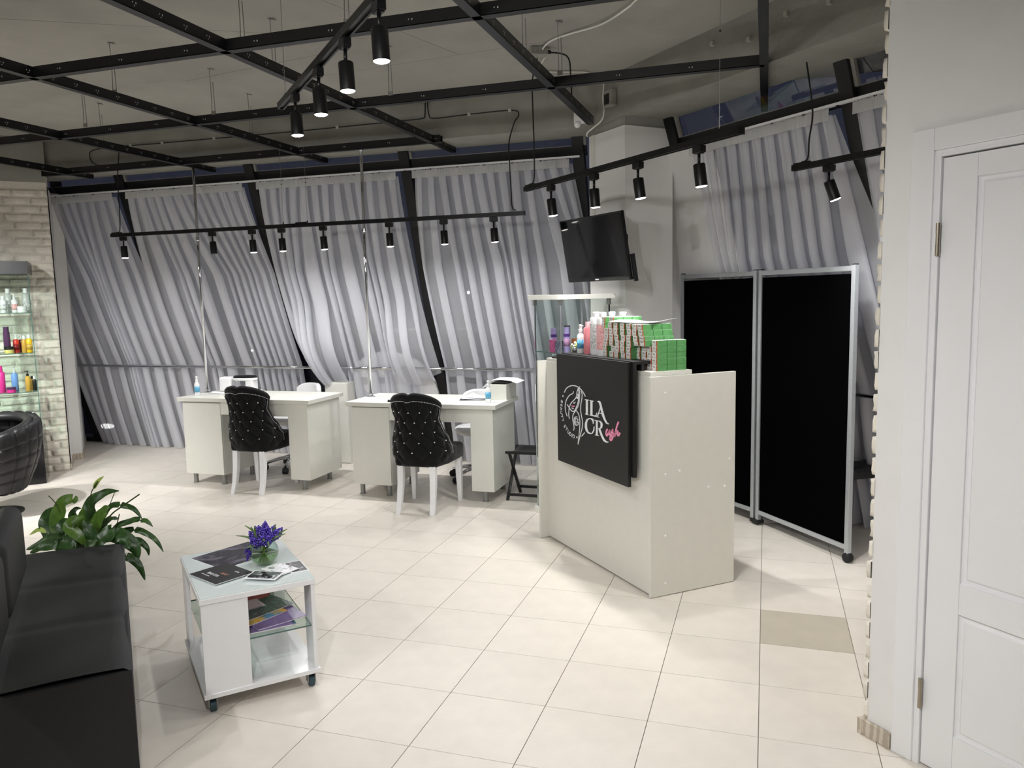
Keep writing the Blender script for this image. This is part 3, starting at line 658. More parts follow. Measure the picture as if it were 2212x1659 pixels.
# suspension wires and feed cables of the tracks
def cable(name, pts, r, m, label, cat='cable', clips=None, n=6):
    t = thing(name, (0,0,0), 0, label, cat)
    MB().tube(smooth_path(pts, n), r, 6).build('cord', m, t, smooth=True)
    for c in clips or []: MB().box(c[0]-.013,c[0]+.013,c[1]-.014,c[1]+.0,c[2]-.013,c[2]+.013).build('clip', CLIP, t, bevel=.002)
    return t
def sus(name, p, ztop, label, h=.03):
    t = thing(name, (p[0],p[1],p[2]), 0, label, 'wire')
    MB().tube([(0,0,h),(0,0,ztop-p[2])], .0014, 5).build('wire', ZINC, t)
    MB().lathe([(.004,h-.01),(.006,h),(.004,h+.012)], 8).build('ferrule', BLACKM, t)
    MB().ball((0,0,(ztop-p[2])*.55), .005).build('grip', BLACKM, t)
sus('suspension_wire', (-3.85,5.77,2.215), GZ+.05, 'thin wire holding the right end of the left curtain track')
sus('suspension_wire', (-3.62,5.77,2.215), GZ+.05, 'thin wire holding the left end of the right curtain track')
sus('suspension_wire', along((T3[0],T3[1],T3[2]), DM, 1.86), 3.15, 'thin wire holding the near end of the counter track')
sus('suspension_wire', along((T1[0],T1[1],T1[2]), DM, .12), 3.15, 'thin wire holding the far end of the near track')
cable('power_cable', [(-5.6,5.77,2.247),(-5.56,5.772,2.27),(-5.555,5.78,2.45),(-5.57,5.8,2.7),(-5.57,5.83,2.9),(-5.58,5.855,3.0)], .0045, CABLEB, 'black cable dropping to the left end of the curtain track')
cable('power_cable', [(-1.81,5.77,2.247),(-1.84,5.772,2.27),(-1.85,5.78,2.40),(-1.86,5.79,2.6),(-1.865,5.80,2.75),(-1.83,5.83,2.9),(-1.80,5.85,2.96),(-1.858,5.855,3.0),(-2.234,5.855,3.0),(-2.487,5.855,2.995),(-2.537,5.855,3.027),(-2.545,5.855,3.145)], .0045, CABLEB, 'black cable clipped to the beam and dropping to the right end of the curtain track', clips=[(-1.87,5.86,3.0),(-2.2,5.86,3.0)])
cable('power_cable', [(-5.78,5.853,2.85),(-5.888,5.853,2.893),(-5.919,5.853,2.953),(-5.888,5.853,3.0),(-5.673,5.857,3.017),(-5.208,5.857,3.01),(-4.761,5.857,3.007),(-4.1,5.857,3.001),(-3.476,5.857,2.999),(-2.806,5.857,3.001),(-2.60,5.857,3.004),(-2.572,5.857,3.03),(-2.566,5.857,3.145)], .0045, CABLEB, 'long black cable clipped along the face of the concrete beam', clips=[(-5.45,5.862,3.012),(-5.1,5.862,3.01),(-4.55,5.862,3.006),(-4.15,5.862,3.0),(-3.35,5.862,2.999)])
cable('power_cable', [(-1.49,5.07,2.332),(-1.46,5.06,2.36),(-1.455,5.06,2.55),(-1.465,5.08,2.8),(-1.47,5.1,3.0),(-1.45,5.15,3.145)], .0045, CABLEB, 'black cable dropping from the ceiling to the counter track')
cable('power_cable', [(.175,4.71,2.302),(.205,4.69,2.32),(.21,4.69,2.42),(.225,4.70,2.55),(.21,4.72,2.70),(.19,4.75,2.845)], .0045, CABLEB, 'black cable dropping to the track behind the divider')
cable('power_cable', [(-1.36,4.99,3.13),(-1.22,5.02,3.1),(-1.2,5.04,2.98),(-1.2,5.06,2.82)], .005, CABLEB, 'black cable hanging from the ceiling junction box into the grid')
cable('ceiling_cable', [(-.3,3.9,3.143),(-.644,4.303,3.143),(-.734,4.409,3.13),(-.913,4.61,3.13),(-1.133,4.737,3.14),(-1.269,4.821,3.14),(-1.353,4.933,3.13),(-1.34,5.0,3.13)], .006, CABLEW, 'white cable sagging under the ceiling slab')
cable('ceiling_cable', [(-1.36,5.05,3.13),(-1.5,5.384,3.14),(-1.414,5.483,3.14),(-1.234,5.557,3.14),(-1.162,5.686,3.14),(-1.125,5.745,3.13),(-1.13,5.755,3.08),(-1.135,5.755,2.99),(-1.127,5.745,2.907),(-1.15,5.75,2.84),(-1.28,5.90,2.80),(-1.287,5.913,2.77)], .006, CABLEW, 'white cable running over the beam down to the column')
for nm, p, rz, lb in (('junction_box', (-1.386,4.95,3.10), .5, 'grey junction box on the ceiling beside the white cable'), ('junction_box', (-2.573,5.74,3.10), .1, 'grey junction box on the ceiling above the beam cables'), ('junction_box', (-1.07,5.71,2.98), R(-45), 'open grey junction box on the face of the angled beam')):
    t = thing(nm, p, rz, lb, 'junction box')
    if rz == R(-45): MB().box(-.05,.05,-.03,.02,-.055,.055).build('body', JBOX, t, bevel=.006); MB().box(-.035,.02,-.034,-.03,-.04,.03).build('cover', RUB, t)
    else: MB().box(-.055,.055,-.04,.04,0,.05).build('body', JBOX, t, bevel=.006); MB().tube([(.055,0,.025),(.08,0,.025)], .012, 8).build('gland', RUB, t)
t = thing('motion_sensor', (-1.33,5.86,2.90), 0, 'small white sensor box on the beam above the column', 'sensor')
MB().box(-.04,.04,-.03,.01,-.045,.045).build('body', WHITE, t, bevel=.005); MB().ball((-.01,-.04,-.055), .025, 12, 8).build('eye', WHITE, t, smooth=True)
# lamps of the street outside
gnd = MB().box(-120,60,7.9,140,-5.2,-5).build('street_ground', mat('dark_asphalt', (50,50,54), .8, var=.1, scale=2))
tag(gnd, 'dark street outside below the windows', None, None, 'structure')
GLOW = mat('street_lamp_glow', (255,250,240), .5, var=0, emit=(255,250,240), estr=9); GLOW.cycles.emission_sampling = 'NONE'
for x, y, z, r_, lb in STREET:
    t = thing('outside_light', (x,y,-5), 0, lb, 'street lamp', 'street lamps outside')
    o = MB().ball((0,0,0), r_, 10, 6).build('lamp_head', GLOW, t, loc=(0,0,z+5))
    if r_ == .09: o.scale = (2.0, 1, .55)  # stretched glow for a low bright spot, not a street lamp
    MB().tube([(0,.02,0),(0,.02,z+5-r_)], .03, 6).build('lamp_post', RUB, t)

# ================================================================== MANICURE DESKS
def desk(x0, x1, y0, y1, label, cabw, legw):
    t = thing('manicure_desk', ((x0+x1)/2, y0, 0), 0, label, 'desk', 'white manicure desks')
    w = (x1-x0)/2; d = y1-y0; top = .775
    MB().box(-w, w, 0, d, top-.034, top).build('desk_top', LAM, t, bevel=.002)
    b0, b1 = -w+.035, w-.03; zb = .092
    MB().box(b0, b0+cabw, .04, d-.03, zb, top-.034).build('cabinet_body', LAM, t, bevel=.0015)
    MB().box(b0+.003, b0+cabw-.002, .022, .04, zb+.003, top-.045).build('cabinet_front', LAM, t, bevel=.001)
    MB().box(b1-legw, b1, .022, d-.03, zb, top-.034).build('side_box', LAM, t, bevel=.0015)
    MB().box(b0+cabw, b1-legw, .024, .042, .632, top-.034).build('apron', LAM, t, bevel=.001)
    for x in (b0+.05, b0+cabw-.05, b1-legw/2):
        for y in (.08, d-.09): MB().tube([(x,y,0),(x,y,zb)], .02, 16).lathe([(.024,0),(.024,.006)], 16, (x,y,0)).build('foot', GREY, t, smooth=False)
    sc = MB()
    for y in (.07, d-.08):
        for z in (.2, .66): sc.ball((b1+.0005,y,z), .004, 8, 4)
    tag(sc.build('screw_caps', WHITE, t), kind='stuff')
    return t
desk(-4.93, -3.60, 5.62, 6.19, 'white manicure desk on the left, before the swagged curtain', .40, .19)
desk(-3.245, -1.955, 5.60, 6.19, 'white manicure desk on the right, next to the folding stool', .345, .185)
# chrome poles from desk to beam
for x, y, lb in ((-4.895,5.985,'slim chrome pole standing on the left desk'),(-3.19,5.94,'slim chrome pole standing on the right desk')):
    t = thing('chrome_pole', (x,y,.775), 0, lb, 'pole')
    MB().tube([(0,0,.004),(0,0,2.065)], .0125, 14).build('pole', CHROME, t, smooth=True)
    auto(MB().lathe([(.038,0),(.038,.004),(.018,.012),(.0135,.03)], 20).build('base_flange', CHROME, t)); auto(MB().lathe([(.0135,2.04),(.03,2.058),(.03,2.065)], 16).build('top_flange', CHROME, t))
    MB().lathe([(.0135,1.38),(.017,1.385),(.017,1.41),(.0135,1.415)], 14).build('collar', CHROME, t)

# ================================================================== TUFTED CHAIRS
def tufted_chair(name, loc, rz, label):
    c = thing(name, loc, rz, label, 'chair', 'black tufted chairs at the desks')
    def hw(z):      # half width of the shell
        t = [(.36,.205),(.45,.225),(.55,.212),(.65,.185),(.71,.176),(.77,.188),(.82,.204),(.90,.200)]
        for (a, p), (b, q) in zip(t[:-1], t[1:]):
            if z <= b:
                k = max(0, (z-a)/(b-a)); k = k*k*(3-2*k); return p+(q-p)*k
        return t[-1][1]
    def pm(z):      # how far round the shell reaches
        t = [(.36,112),(.48,112),(.54,100),(.62,86),(.72,78),(.80,79),(.90,76)]
        for (a, p), (b, q) in zip(t[:-1], t[1:]):
            if z <= b:
                k = max(0, (z-a)/(b-a)); k = k*k*(3-2*k); return R(p+(q-p)*k)
        return R(t[-1][1])
    def ztop(u): return .896 - .085*abs(u)**2.3 - .012*math.exp(-(u/.10)**2)
    def S(u, v, off=0):
        z = .365 + v*(ztop(u)-.365); ph = u*pm(z); w_ = hw(z)+off; D = .20+off
        x = w_*math.sin(ph)*(1-.04*abs(u)**6); y = -.235 - .075*(z-.40)/.5 + .20 - D*math.cos(ph)
        return Vector((x, y, z))
    nodes = []
    for row, zz in enumerate((.47,.545,.62,.70,.775)):
        offx = 0 if row % 2 == 0 else .056
        for k in range(-4, 5): nodes.append((k*.112+offx, zz, row, k))
    def tuft(p, u):
        s = u*.36
        ax = (s/.112 - (p.z-.47)/.15); bx = (s/.112 + (p.z-.47)/.15)
        f = min(abs(ax-round(ax)), abs(bx-round(bx)))
        return .016*(1-math.exp(-(f/.13)**1.5))
    def outer(u, v):
        u2 = u*2-1; p = S(u2, v); e = min(1, max(0, (1-abs(u2))/.12))*min(1, max(0, (1-v)/.12))*min(1, v/.12)
        return S(u2, v, tuft(p, u2)*e - .004)
    nu, nv = 64, 44
    mb = MB().grid(outer, nu, nv)
    o = mb.build('back_shell', VELVET, c, smooth=True)
    so = o.modifiers.new('thick', 'SOLIDIFY'); so.thickness = .05; so.offset = -1
    # rounded padded rim
    pts = [S(-1, v, -.02) for v in [i/14 for i in range(15)]] + [S(u/20-1, 1, -.02) for u in range(1, 40)] + [S(1, v, -.02) for v in [1-i/14 for i in range(15)]]
    MB().tube(pts, .027, 10).build('padded_rim', VELVET, o, smooth=True)
    # nail trim of small silver studs
    tp = [S(-.93, v, .012) for v in [.12+i*.82/40 for i in range(41)]] + [S(-.93+u*1.86/50, .94-.0*u, .012) for u in range(1, 50)] + [S(.93, v, .012) for v in [.94-i*.82/40 for i in range(41)]]
    st = MB(); acc = 0; last = tp[0]
    for a, b in zip(tp[:-1], tp[1:]):
        n = max(1, int((b-a).length/.009))
        for k in range(n): st.ball(tuple(a.lerp(b, k/n)), .0036, 5, 3)
    tag(st.build('nailhead_trim', CRYST, o), kind='stuff')
    bt = MB()
    for s, zz, row, k in nodes:
        u = s/.36
        if abs(u) < .86:
            v = (zz-.365)/(ztop(u)-.365)
            if v < .9: bt.ball(tuple(S(u, v, .006)), .0055, 8, 5)
    tag(bt.build('crystal_buttons', CRYST, o), kind='stuff')
    # seat
    sm = MB()
    def rr(u, k): return u
    prof = [(-.165,-.20),(.165,-.20),(.215,-.02),(.225,.24),(.20,.265),(-.20,.265),(-.225,.24),(-.215,-.02)]
    sm.prism(prof, .35, .475); s_ = sm.build('seat', VELVET, c, smooth=True); b = s_.modifiers.new('b', 'BEVEL'); b.width = .03; b.segments = 4; b.limit_method = 'ANGLE'; b.angle_limit = R(60)
    # sabre legs
    for sx, sy in ((-1,-1),(1,-1),(-1,1),(1,1)):
        if sy < 0: A = [(sx*.128,-.165,.37,.024),(sx*.130,-.175,.22,.022),(sx*.133,-.20,.09,.019),(sx*.136,-.232,0,.017)]
        else: A = [(sx*.19,.215,.36,.024),(sx*.192,.22,.22,.022),(sx*.194,.222,.09,.018),(sx*.195,.223,0,.0155)]
        vs = []
        for x, y, z, h in A: vs += [(x-h,y-h,z),(x+h,y-h,z),(x+h,y+h,z),(x-h,y+h,z)]
        fs = [(0,1,2,3),(15,14,13,12)] + [(4*i+k, 4*i+4+k, 4*i+4+(k+1) % 4, 4*i+(k+1) % 4) for i in range(3) for k in range(4)]
        MB().add(vs, fs).build('leg', LEGW, c, bevel=.003)
    return c
tufted_chair('tufted_chair', (-4.115,5.66,0), R(2), 'black tufted velvet chair with white legs at the left desk')
tufted_chair('tufted_chair', (-2.47,5.425,0), R(2), 'black tufted velvet chair with white legs at the right desk')

# ================================================================== WHITE SWIVEL STOOLS behind the desks
def swivel(loc, rz, seatz, label):
    t = thing('swivel_stool', loc, rz, label, 'stool', 'white swivel stools behind the desks')
    auto(MB().lathe([(0,seatz-.07),(.16,seatz-.065),(.20,seatz-.04),(.205,seatz-.015),(.19,seatz),(.10,seatz+.004),(0,seatz+.004)], 32).build('seat', WHITE, t), 60)
    MB().tube([(0,0,.12),(0,0,seatz-.06)], .022, 14).tube([(0,0,.10),(0,0,.24)], .03, 14).build('gas_lift', CHROME, t, smooth=True)
    MB().bar((0,.16,seatz-.06),(0,.25,seatz-.03),.04,.012).bar((0,.25,seatz-.03),(0,.28,seatz+.20),.035,.012).build('back_bracket', BLACKM, t)
    bk = MB().grid(lambda u, v: ((u-.5)*.34, .27-.06*(2*u-1)**2*1.2, seatz+.16+.14*v*(1-.35*(2*u-1)**4)), 16, 6).build('backrest', WHITE, t, smooth=True)
    so = bk.modifiers.new('s', 'SOLIDIFY'); so.thickness = .045; so.offset = 0; b = bk.modifiers.new('b', 'BEVEL'); b.width = .018; b.segments = 3
    for k in range(5):
        a = 2*math.pi*k/5+.3; x, y = math.cos(a), math.sin(a)
        L = MB().tube([(x*.02,y*.02,.115),(x*.14,y*.14,.10),(x*.26,y*.26,.068)], [.022,.018,.013], 8).build('base_arm', CHROME, t, smooth=True)
        MB().tube([(x*.265-y*.022,y*.265+x*.022,.029),(x*.265+y*.022,y*.265-x*.022,.029)], .029, 14).bar((x*.262,y*.262,.03),(x*.262,y*.262,.075),.014,.014).build('caster', RUB, L)
swivel((-4.30,6.42,0), R(-20), .50, 'white swivel stool with chrome base behind the left desk')
swivel((-2.40,6.40,0), R(10), .47, 'white swivel stool with chrome base behind the right desk')

# ---- small things on the desks
LABELB = ramp_mat('aqua_bottle_label', [(.35,(120,200,224)),(.55,(70,150,196)),(.75,(200,232,240))], 60, .4)
def spray(loc, label, group='white spray bottles with aqua labels'):
    t = thing('spray_bottle', loc, .4, label, 'bottle', group)
    auto(MB().lathe([(.0,0),(.020,0),(.0225,.004),(.0225,.095),(.018,.112),(.010,.122),(.010,.128)], 20).build('body', WHITE, t), 50)
    MB().lathe([(.0229,.03),(.0229,.082)], 20).build('wrap_label', LABELB, t, smooth=True)
    auto(MB().lathe([(.0125,.126),(.0125,.142),(.008,.146),(.008,.156),(.0095,.158),(.0095,.17),(.004,.174)], 14).build('pump_cap', WHITE, t), 40)
    MB().tube([(.006,0,.165),(.018,0,.164)], .0025, 6).build('nozzle', WHITE, t)
spray((-4.84,5.78,.775), 'white spray bottle with aqua label at the left desk corner')
spray((-2.07,5.77,.775), 'white spray bottle with aqua label before the white box')
def sheet(name, cx, cy, rz, w, h, z, m, label, cat='paper', curl=.0, parent=None, th=.0012):
    t = MB().grid(lambda u, v: ((u-.5)*w, (v-.5)*h, curl*(2*u-1)**2*(.5+v)+.002*math.sin(5*u+3*v)), 8, 6).build(name, m, parent, loc=(cx,cy,z), rz=rz, smooth=True)
    so = t.modifiers.new('s', 'SOLIDIFY'); so.thickness = th; so.offset = 1
    return tag(t, label, cat) if label else t
sheet('paper_sheet', -4.72, 5.97, .2, .21, .15, .778, PAPER, 'loose white paper sheet lying beside the pole on the left desk', curl=.004)
t = thing('napkin_holder', (-4.77,6.11,.775), .1, 'rounded white plastic napkin holder on the left desk', 'holder')
MB().box(-.06,.06,-.05,.05,0,.135).build('body', WHITE, t, bevel=.018)
t = thing('hand_rest', (-4.58,6.12,.775), .05, 'white manicure hand rest with an oval black pad', 'hand rest')
auto(MB().lathe([(0,.105),(.115,.105),(.125,.112),(.125,.122),(.115,.128),(0,.128)], 32, sx=1, sy=.55).build('shelf', WHITE, t))
auto(MB().lathe([(0,.128),(.115,.128),(.12,.136),(.105,.148),(0,.152)], 32, sx=1, sy=.55).build('pad', VELVET, t), 60)
MB().box(.03,.10,-.05,.05,0,.106).build('leg', WHITE, t, bevel=.006); MB().box(-.12,.14,-.06,.06,0,.012).build('base_plate', LAM, t, bevel=.003)
t = thing('nail_dust_box', (-2.03,6.04,.775), .0, 'square white dust collector box at the right desk corner', 'box')
MB().box(-.075,.065,-.13,.13,0,.125).build('body', LAM, t, bevel=.004); MB().box(-.068,.058,-.12,.12,.125,.138).build('pad', VELVET, t, bevel=.006)
t = MB().grid(lambda u, v: (-.15+.30*u, -.10+.22*v, .147+.014*math.sin(3.1*u)-.10*max(0,.28-u)**1.3*3.0-.06*max(0,u-.8)), 18, 8).build('paper_towel', PAPER, None, loc=(-2.03,6.02,.775), smooth=True)
tag(t, 'white paper towel draped over the dust collector box', 'paper towel')
for i, (dx, dy, rz, lb) in enumerate(((0,0,.25,'dark-edged brochure at the bottom of the paper pile on the right desk'),(.02,.012,.1,'white paper sheet in the middle of the pile on the right desk'),(.045,.03,-.15,'curled white paper sheet on top of the pile on the right desk'))):
    sheet('paper_sheet' if i else 'brochure', -2.25+dx, 5.93+dy, rz, .22, .16, .7775+.004*i+(.004 if i == 2 else 0), PAPER if i else mat('brochure_dark', (52,54,66), .3, var=.3, scale=30), lb, 'paper' if i else 'brochure', curl=.008*i)
t = thing('nail_brush', (-2.86,5.66,.775), .1, 'small dark brush lying at the right desk edge behind the chair', 'brush')
MB().box(-.03,.03,-.008,.008,0,.006).build('handle', BPLATE, t)
bm_ = MB()
for i in range(12): bm_.box(-.028+i*.005,-.0265+i*.005,-.006,.006,.006,.018)
tag(bm_.build('bristles', BPLATE, t), kind='stuff')

# ---- behind the desks: white box and rounded white panel behind the curtain
t = thing('white_cabinet', (-3.975,6.79,0), 0, 'low white cabinet standing between the desks by the swag', 'cabinet')
MB().box(-.13,.12,-.08,.07,0,.80).build('body', LAM, t, bevel=.004); MB().box(-.125,.115,-.088,-.08,.01,.79).build('door', LAM, t, bevel=.002)
t = thing('rounded_panel', (-3.46,6.80,0), 0, 'white round-topped panel glimpsed behind the swagged curtain', 'panel')
arc = [(-.47,.02)] + [(-.47+.0*k, .5+.02*k) for k in range(1,6)] + [(.47*math.cos(math.pi-a*math.pi/16), .70+.40*math.sin(a*math.pi/16)) for a in range(0,17)] + [(.47,.62),(.47,.02)]
n = len(arc); vs = [(p[0], gy(p[1])-.52-.11+.02, p[1]) for p in arc] + [(p[0], gy(p[1])-.52-.06+.02, p[1]) for p in arc]
MB().add(vs, [tuple(range(n)), tuple(range(2*n-1, n-1, -1))] + [(i, n+i, n+(i+1) % n, (i+1) % n) for i in range(n)]).build('panel', WHITE, t)

# ================================================================== FOLDING STOOL
t = thing('folding_stool', (-1.92,5.745,0), 0, 'black folding stool with fabric seat beside the right desk', 'stool')
SW, SD, SH = .40, .275, .385
for x in (0, SW):
    MB().bar((x,-.0,.0),(x,SD,SH),.022,.022).build('leg', BLACKM, t, bevel=.004); MB().bar((x+.022,SD,.0),(x+.022,0,SH),.022,.022).build('leg', BLACKM, t, bevel=.004)
for (a, b) in (((0,0,.05),(SW,0,.05)),((0,SD,.05),(SW,SD,.05)),((-.01,0,SH),(SW+.03,0,SH)),((-.01,SD,SH),(SW+.03,SD,SH))):
    MB().bar(a, b, .02, .02).build('cross_bar', BLACKM, t, bevel=.003)
so = MB().grid(lambda u, v: (.02+u*(SW-.03), v*SD, SH+.012-.02*math.sin(math.pi*v)), 6, 10).build('seat', VELVET, t, smooth=True)
m_ = so.modifiers.new('s', 'SOLIDIFY'); m_.thickness = .004

# ================================================================== GLASS DISPLAY CASE behind the counter
t = thing('glass_display_case', (-1.596,5.494,0), R(-45), 'narrow glass display case with a white top behind the counter', 'display case')
CA, CB = .36, .40
MB().box(-.02,CA+.02,-.02,CB+.02,0,.045).build('base', LAM, t, bevel=.003); MB().box(-.035,CA+.035,-.035,CB+.035,1.572,1.606).build('top_board', LAM, t, bevel=.002)
for a, b, c_, d in ((0,CA,0,.004),(CA-.004,CA,0,CB),(0,.004,0,CB)):
    MB().add([((a),(c_),.045),(b,d if d < .01 else d,.045),(b,d,1.572),(a,c_,1.572)], ((0,1,2,3),)).build('glass_side', GLASSC, t)
for x, y in ((0,0),(CA,0),(0,CB),(CA,CB)):
    MB().box(x-.005,x+.005,y-.005,y+.005,.045,1.572).build('edge_post', CHROME, t)
for z in (.42,.81,1.2):
    MB().box(.006,CA-.006,.006,CB-.006,z-.006,z, [0,0,1,1,1,1]).build('shelf', [GLASSC,GLASSE], t)
for x, y in ((0,0),(CA,0),(CA,CB)): MB().box(x-.012,x+.012,y-.012,y+.012,1.53,1.572).build('clamp', GREY, t, bevel=.002)

def bottle(name, base, prof, m, label, cat='bottle', group=None, capm=None, cap=None, lab=None, labm=None, rz=0, oval=1.0):
    t = thing(name, base, rz, label, cat, group)
    auto(MB().lathe(prof, 18, sy=oval).build('body', m, t), 45)
    if cap: auto(MB().lathe(cap, 14, sy=oval if cap[0][0] > .02 else 1).build('cap', capm, t), 45)
    if lab: MB().lathe([(lab[2],lab[0]),(lab[2],lab[1])], 18, sy=oval).build('label_band', labm, t, smooth=True)
    return t
LILAC = mat('lilac_plastic', (170,150,206), .35); PURPL = mat('purple_plastic', (84,38,128), .35); PINKF = ramp_mat('pink_floral_print', [(.4,(190,170,214)),(.6,(196,92,150))], 90, .4)
def case_pt(x, y, z): p = Vector((-1.596,5.494,0)) + Vector((S2,-S2,0))*x + Vector((S2,S2,0))*y; return (p.x,p.y,z)
for k, (x, h, lb, dark) in enumerate(((.095,.165,'lilac tube bottle with pink print, leftmost in the display case',0),(.185,.185,'lilac bottle with a black cap in the display case',1),(.275,.18,'taller lilac bottle with pink print by the case corner',0))):
    y = .10 if k != 1 else .16
    t = bottle('hair_bottle', case_pt(x,y,1.2), [(0,0),(.021,0),(.022,.003),(.022,h*.62)], LILAC, lb, 'bottle', 'lilac bottles in the display case', BPLATE if dark else LILAC, [(.022,h*.74),(.022,h),(0,h)], (h*.25,h*.55,.0224), PINKF)
    MB().lathe([(.0222,h*.62),(.0222,h*.74)], 18).build('neck_band', PURPL, t)
for x, y, w_, m_, lb in ((.175,.055,.07,ramp_mat('magenta_carton', [(.4,(176,56,120)),(.6,(210,90,150))], 30, .4),'magenta carton standing before the lilac bottles'),(.262,.045,.05,ramp_mat('navy_carton', [(.45,(40,36,70)),(.62,(150,150,176))], 70, .4),'dark navy carton at the front corner of the display case')):
    t = thing('carton', case_pt(x,y,1.2), R(-45), lb, 'box'); MB().box(-w_/2,w_/2,-.018,.018,0,.085).build('body', m_, t, bevel=.001); MB().box(-w_/2-.0004,w_/2+.0004,-.0184,.0184,.078,.0853).build('lid', m_, t)
bottle('perfume_bottle', case_pt(.335,.13,1.2), [(0,0),(.026,0),(.027,.004),(.027,.045),(.018,.052)], mat('clear_amber', (214,190,150), .1, trans=.6), 'small copper-capped bottle behind the spray bottle', 'bottle', None, mat('copper_cap', (176,104,62), .3, metal=.6), [(.025,.052),(.025,.10),(0,.10)])

# ================================================================== RECEPTION COUNTER (local x = along the front, y = inwards)
CF = (-.548, 4.023, 0); CR = R(-47.84)
cnt_ = thing('reception_counter', CF, CR, 'cream reception counter with tall plain side panels', 'counter')
MB().box(-.018,0,-.012,.537,.004,1.177).build('side_panel', LAMC, cnt_, bevel=.001)
MB().box(-1.222,-1.204,-.062,.53,.004,1.183).build('side_panel', LAMC, cnt_, bevel=.001)
MB().box(-1.204,-.018,0,.018,.012,1.178).build('front_panel', LAMC, cnt_, bevel=.001)
MB().box(-1.204,-.02,.002,.262,1.178,1.200).build('top_shelf', LAMC, cnt_, bevel=.001)
MB().box(-1.204,-.018,.22,.53,.73,.752).build('work_top', LAMC, cnt_, bevel=.001)
MB().box(-1.204,-.018,.10,.118,.05,.73).build('inner_panel', LAMC, cnt_)
sc = MB()
for y, z in ((.08,1.09),(.08,.66),(.17,.67),(.36,.56),(.47,.55),(.50,.70),(.08,.33),(.08,.07)): sc.lathe([(0,0),(.0065,0),(.005,.0025),(0,.003)], 10, mx=Matrix.Translation((0,y,z)) @ Matrix.Rotation(R(90),4,'Y'))
tag(sc.build('screw_caps', WHITE, cnt_), kind='stuff')
# black sign hooked over the counter
sg = thing('sign_board', CF, CR, 'black board sign with a woman line drawing and salon lettering', 'sign')
MB().box(-.925,-.125,-.07,-.05,.582,1.247).build('face_board', BPLATE, sg, bevel=.001)
MB().box(-.90,-.10,-.05,-.030,.635,1.236).build('back_board', BPLATE, sg, bevel=.001)
MB().box(-.90,-.10,-.05,.16,1.236,1.252).build('top_ledge', BPLATE, sg, bevel=.001)
MB().box(-.90,-.10,.0,.018,1.2005,1.236).build('riser', BPLATE, sg)
SGW = mat('white_vinyl', (240,243,246), .4, var=.01); SGP = mat('pink_vinyl', (238,150,182), .4, var=.02)
mb = MB()
flip = Matrix(((1,0,0,0),(0,0,1,0),(0,1,0,0),(0,0,0,1)))
for k_, p in LOGO_polys.items():
    mb.prism(p, -.0725, -.069, 0, flip)
mb.build('logo_letters', SGW, sg)
for o_ in (sg.children[-1],):
    o_.data.flip_normals()
mb = MB()
for s_ in LOGO_script: mb.ribbon([(p.x,p.y) for p in [Vector((q[0],q[1],0)) for q in [(v.x,v.y) for v in smooth_path([(a,b,0) for a,b in s_],5)]]], .0125, -.0735)
mb.build('logo_script', SGP, sg)
mb = MB()
for s_ in LOGO_draw: mb.ribbon([(v.x,v.y) for v in smooth_path([(a,b,0) for a,b in s_],5)], .0052, -.073)
for a, b in LOGO_dots: mb.lathe([(0,0),(.006,0),(.006,.003),(0,.003)], 10, mx=Matrix.Translation((a,-.07,b)) @ Matrix.Rotation(R(90),4,'X'))
mb.build('logo_drawing', SGW, sg)
mb = MB()
for p in LOGO_lips: mb.prism(p, -.0735, -.07, 0, flip)
lp = mb.build('logo_lips', SGP, sg); lp.data.flip_normals()
cxl, czl = -.69, .915
for i_, (ch, a, b) in enumerate(LOGO_letters):
    ang = math.atan2(b-czl, a-cxl)           # tops towards the centre
    rot = ang + math.pi/2
    text_part('logo_letter', ch, .034, SGW, sg, Matrix.Translation((a,-.0705,b)) @ Matrix.Rotation(R(90),4,'X') @ Matrix.Rotation(rot,4,'Z'), .0008)
# bottles on the ledge
def cpt(x, y, z): c, s = math.cos(CR), math.sin(CR); return (CF[0]+x*c-y*s, CF[1]+x*s+y*c, z)
LZ = 1.2521
PINK = mat('pink_plastic', (226,138,146), .35); PRNT = ramp_mat('grey_print', [(.46,(240,240,240)),(.60,(150,150,152))], 120, .4); PINKL = ramp_mat('pink_label', [(.45,(246,200,200)),(.62,(214,130,134))], 120, .45)
spray(cpt(-.80,.03,LZ), 'white spray bottle with aqua label on the black ledge')
bottle('pink_bottle', cpt(-.735,.045,LZ), [(0,0),(.026,0),(.027,.004),(.027,.150),(.022,.158)], PINK, 'slim pink bottle with a pale pink cap on the black ledge', capm=mat('pale_pink', (240,196,200), .35), cap=[(.0165,.158),(.0165,.19),(0,.19)])
def litre(x, y, lb, labm):
    t = thing('litre_bottle', cpt(x,y,LZ), CR+.2, lb, 'bottle', 'white litre bottles on the ledge')
    auto(MB().lathe([(0,0),(.041,0),(.044,.005),(.044,.205),(.040,.216),(.016,.224)], 24, sy=.72).build('body', WHITE, t), 45)
    auto(MB().lathe([(.018,.222),(.021,.226),(.021,.245),(.016,.25),(0,.25)], 16).build('cap', WHITE, t), 40)
    MB().grid(lambda u, v: (.0446*math.sin((u-.5)*1.7), -.0446*.72*math.cos((u-.5)*1.7), .035+.145*v), 8, 2).build('print', labm, t, smooth=True)
litre(-.645,.05,'large white bottle with grey print, left of the pair on the ledge', PRNT)
litre(-.545,.035,'large white bottle with a pink label beside the green cartons', PINKL)
litre(-.600,.13,'large white bottle standing behind the pair on the ledge', PRNT)
litre(-.49,.135,'large white bottle hidden behind the green cartons', PRNT)
t = thing('small_bouquet_pot', cpt(-.90,.05,LZ), 0, 'tiny glass pot with white flowers at the ledge end', 'plant')
MB().lathe([(0,0),(.022,0),(.026,.02),(.02,.03)], 12).build('pot', GREY, t, smooth=True)
fl = MB()
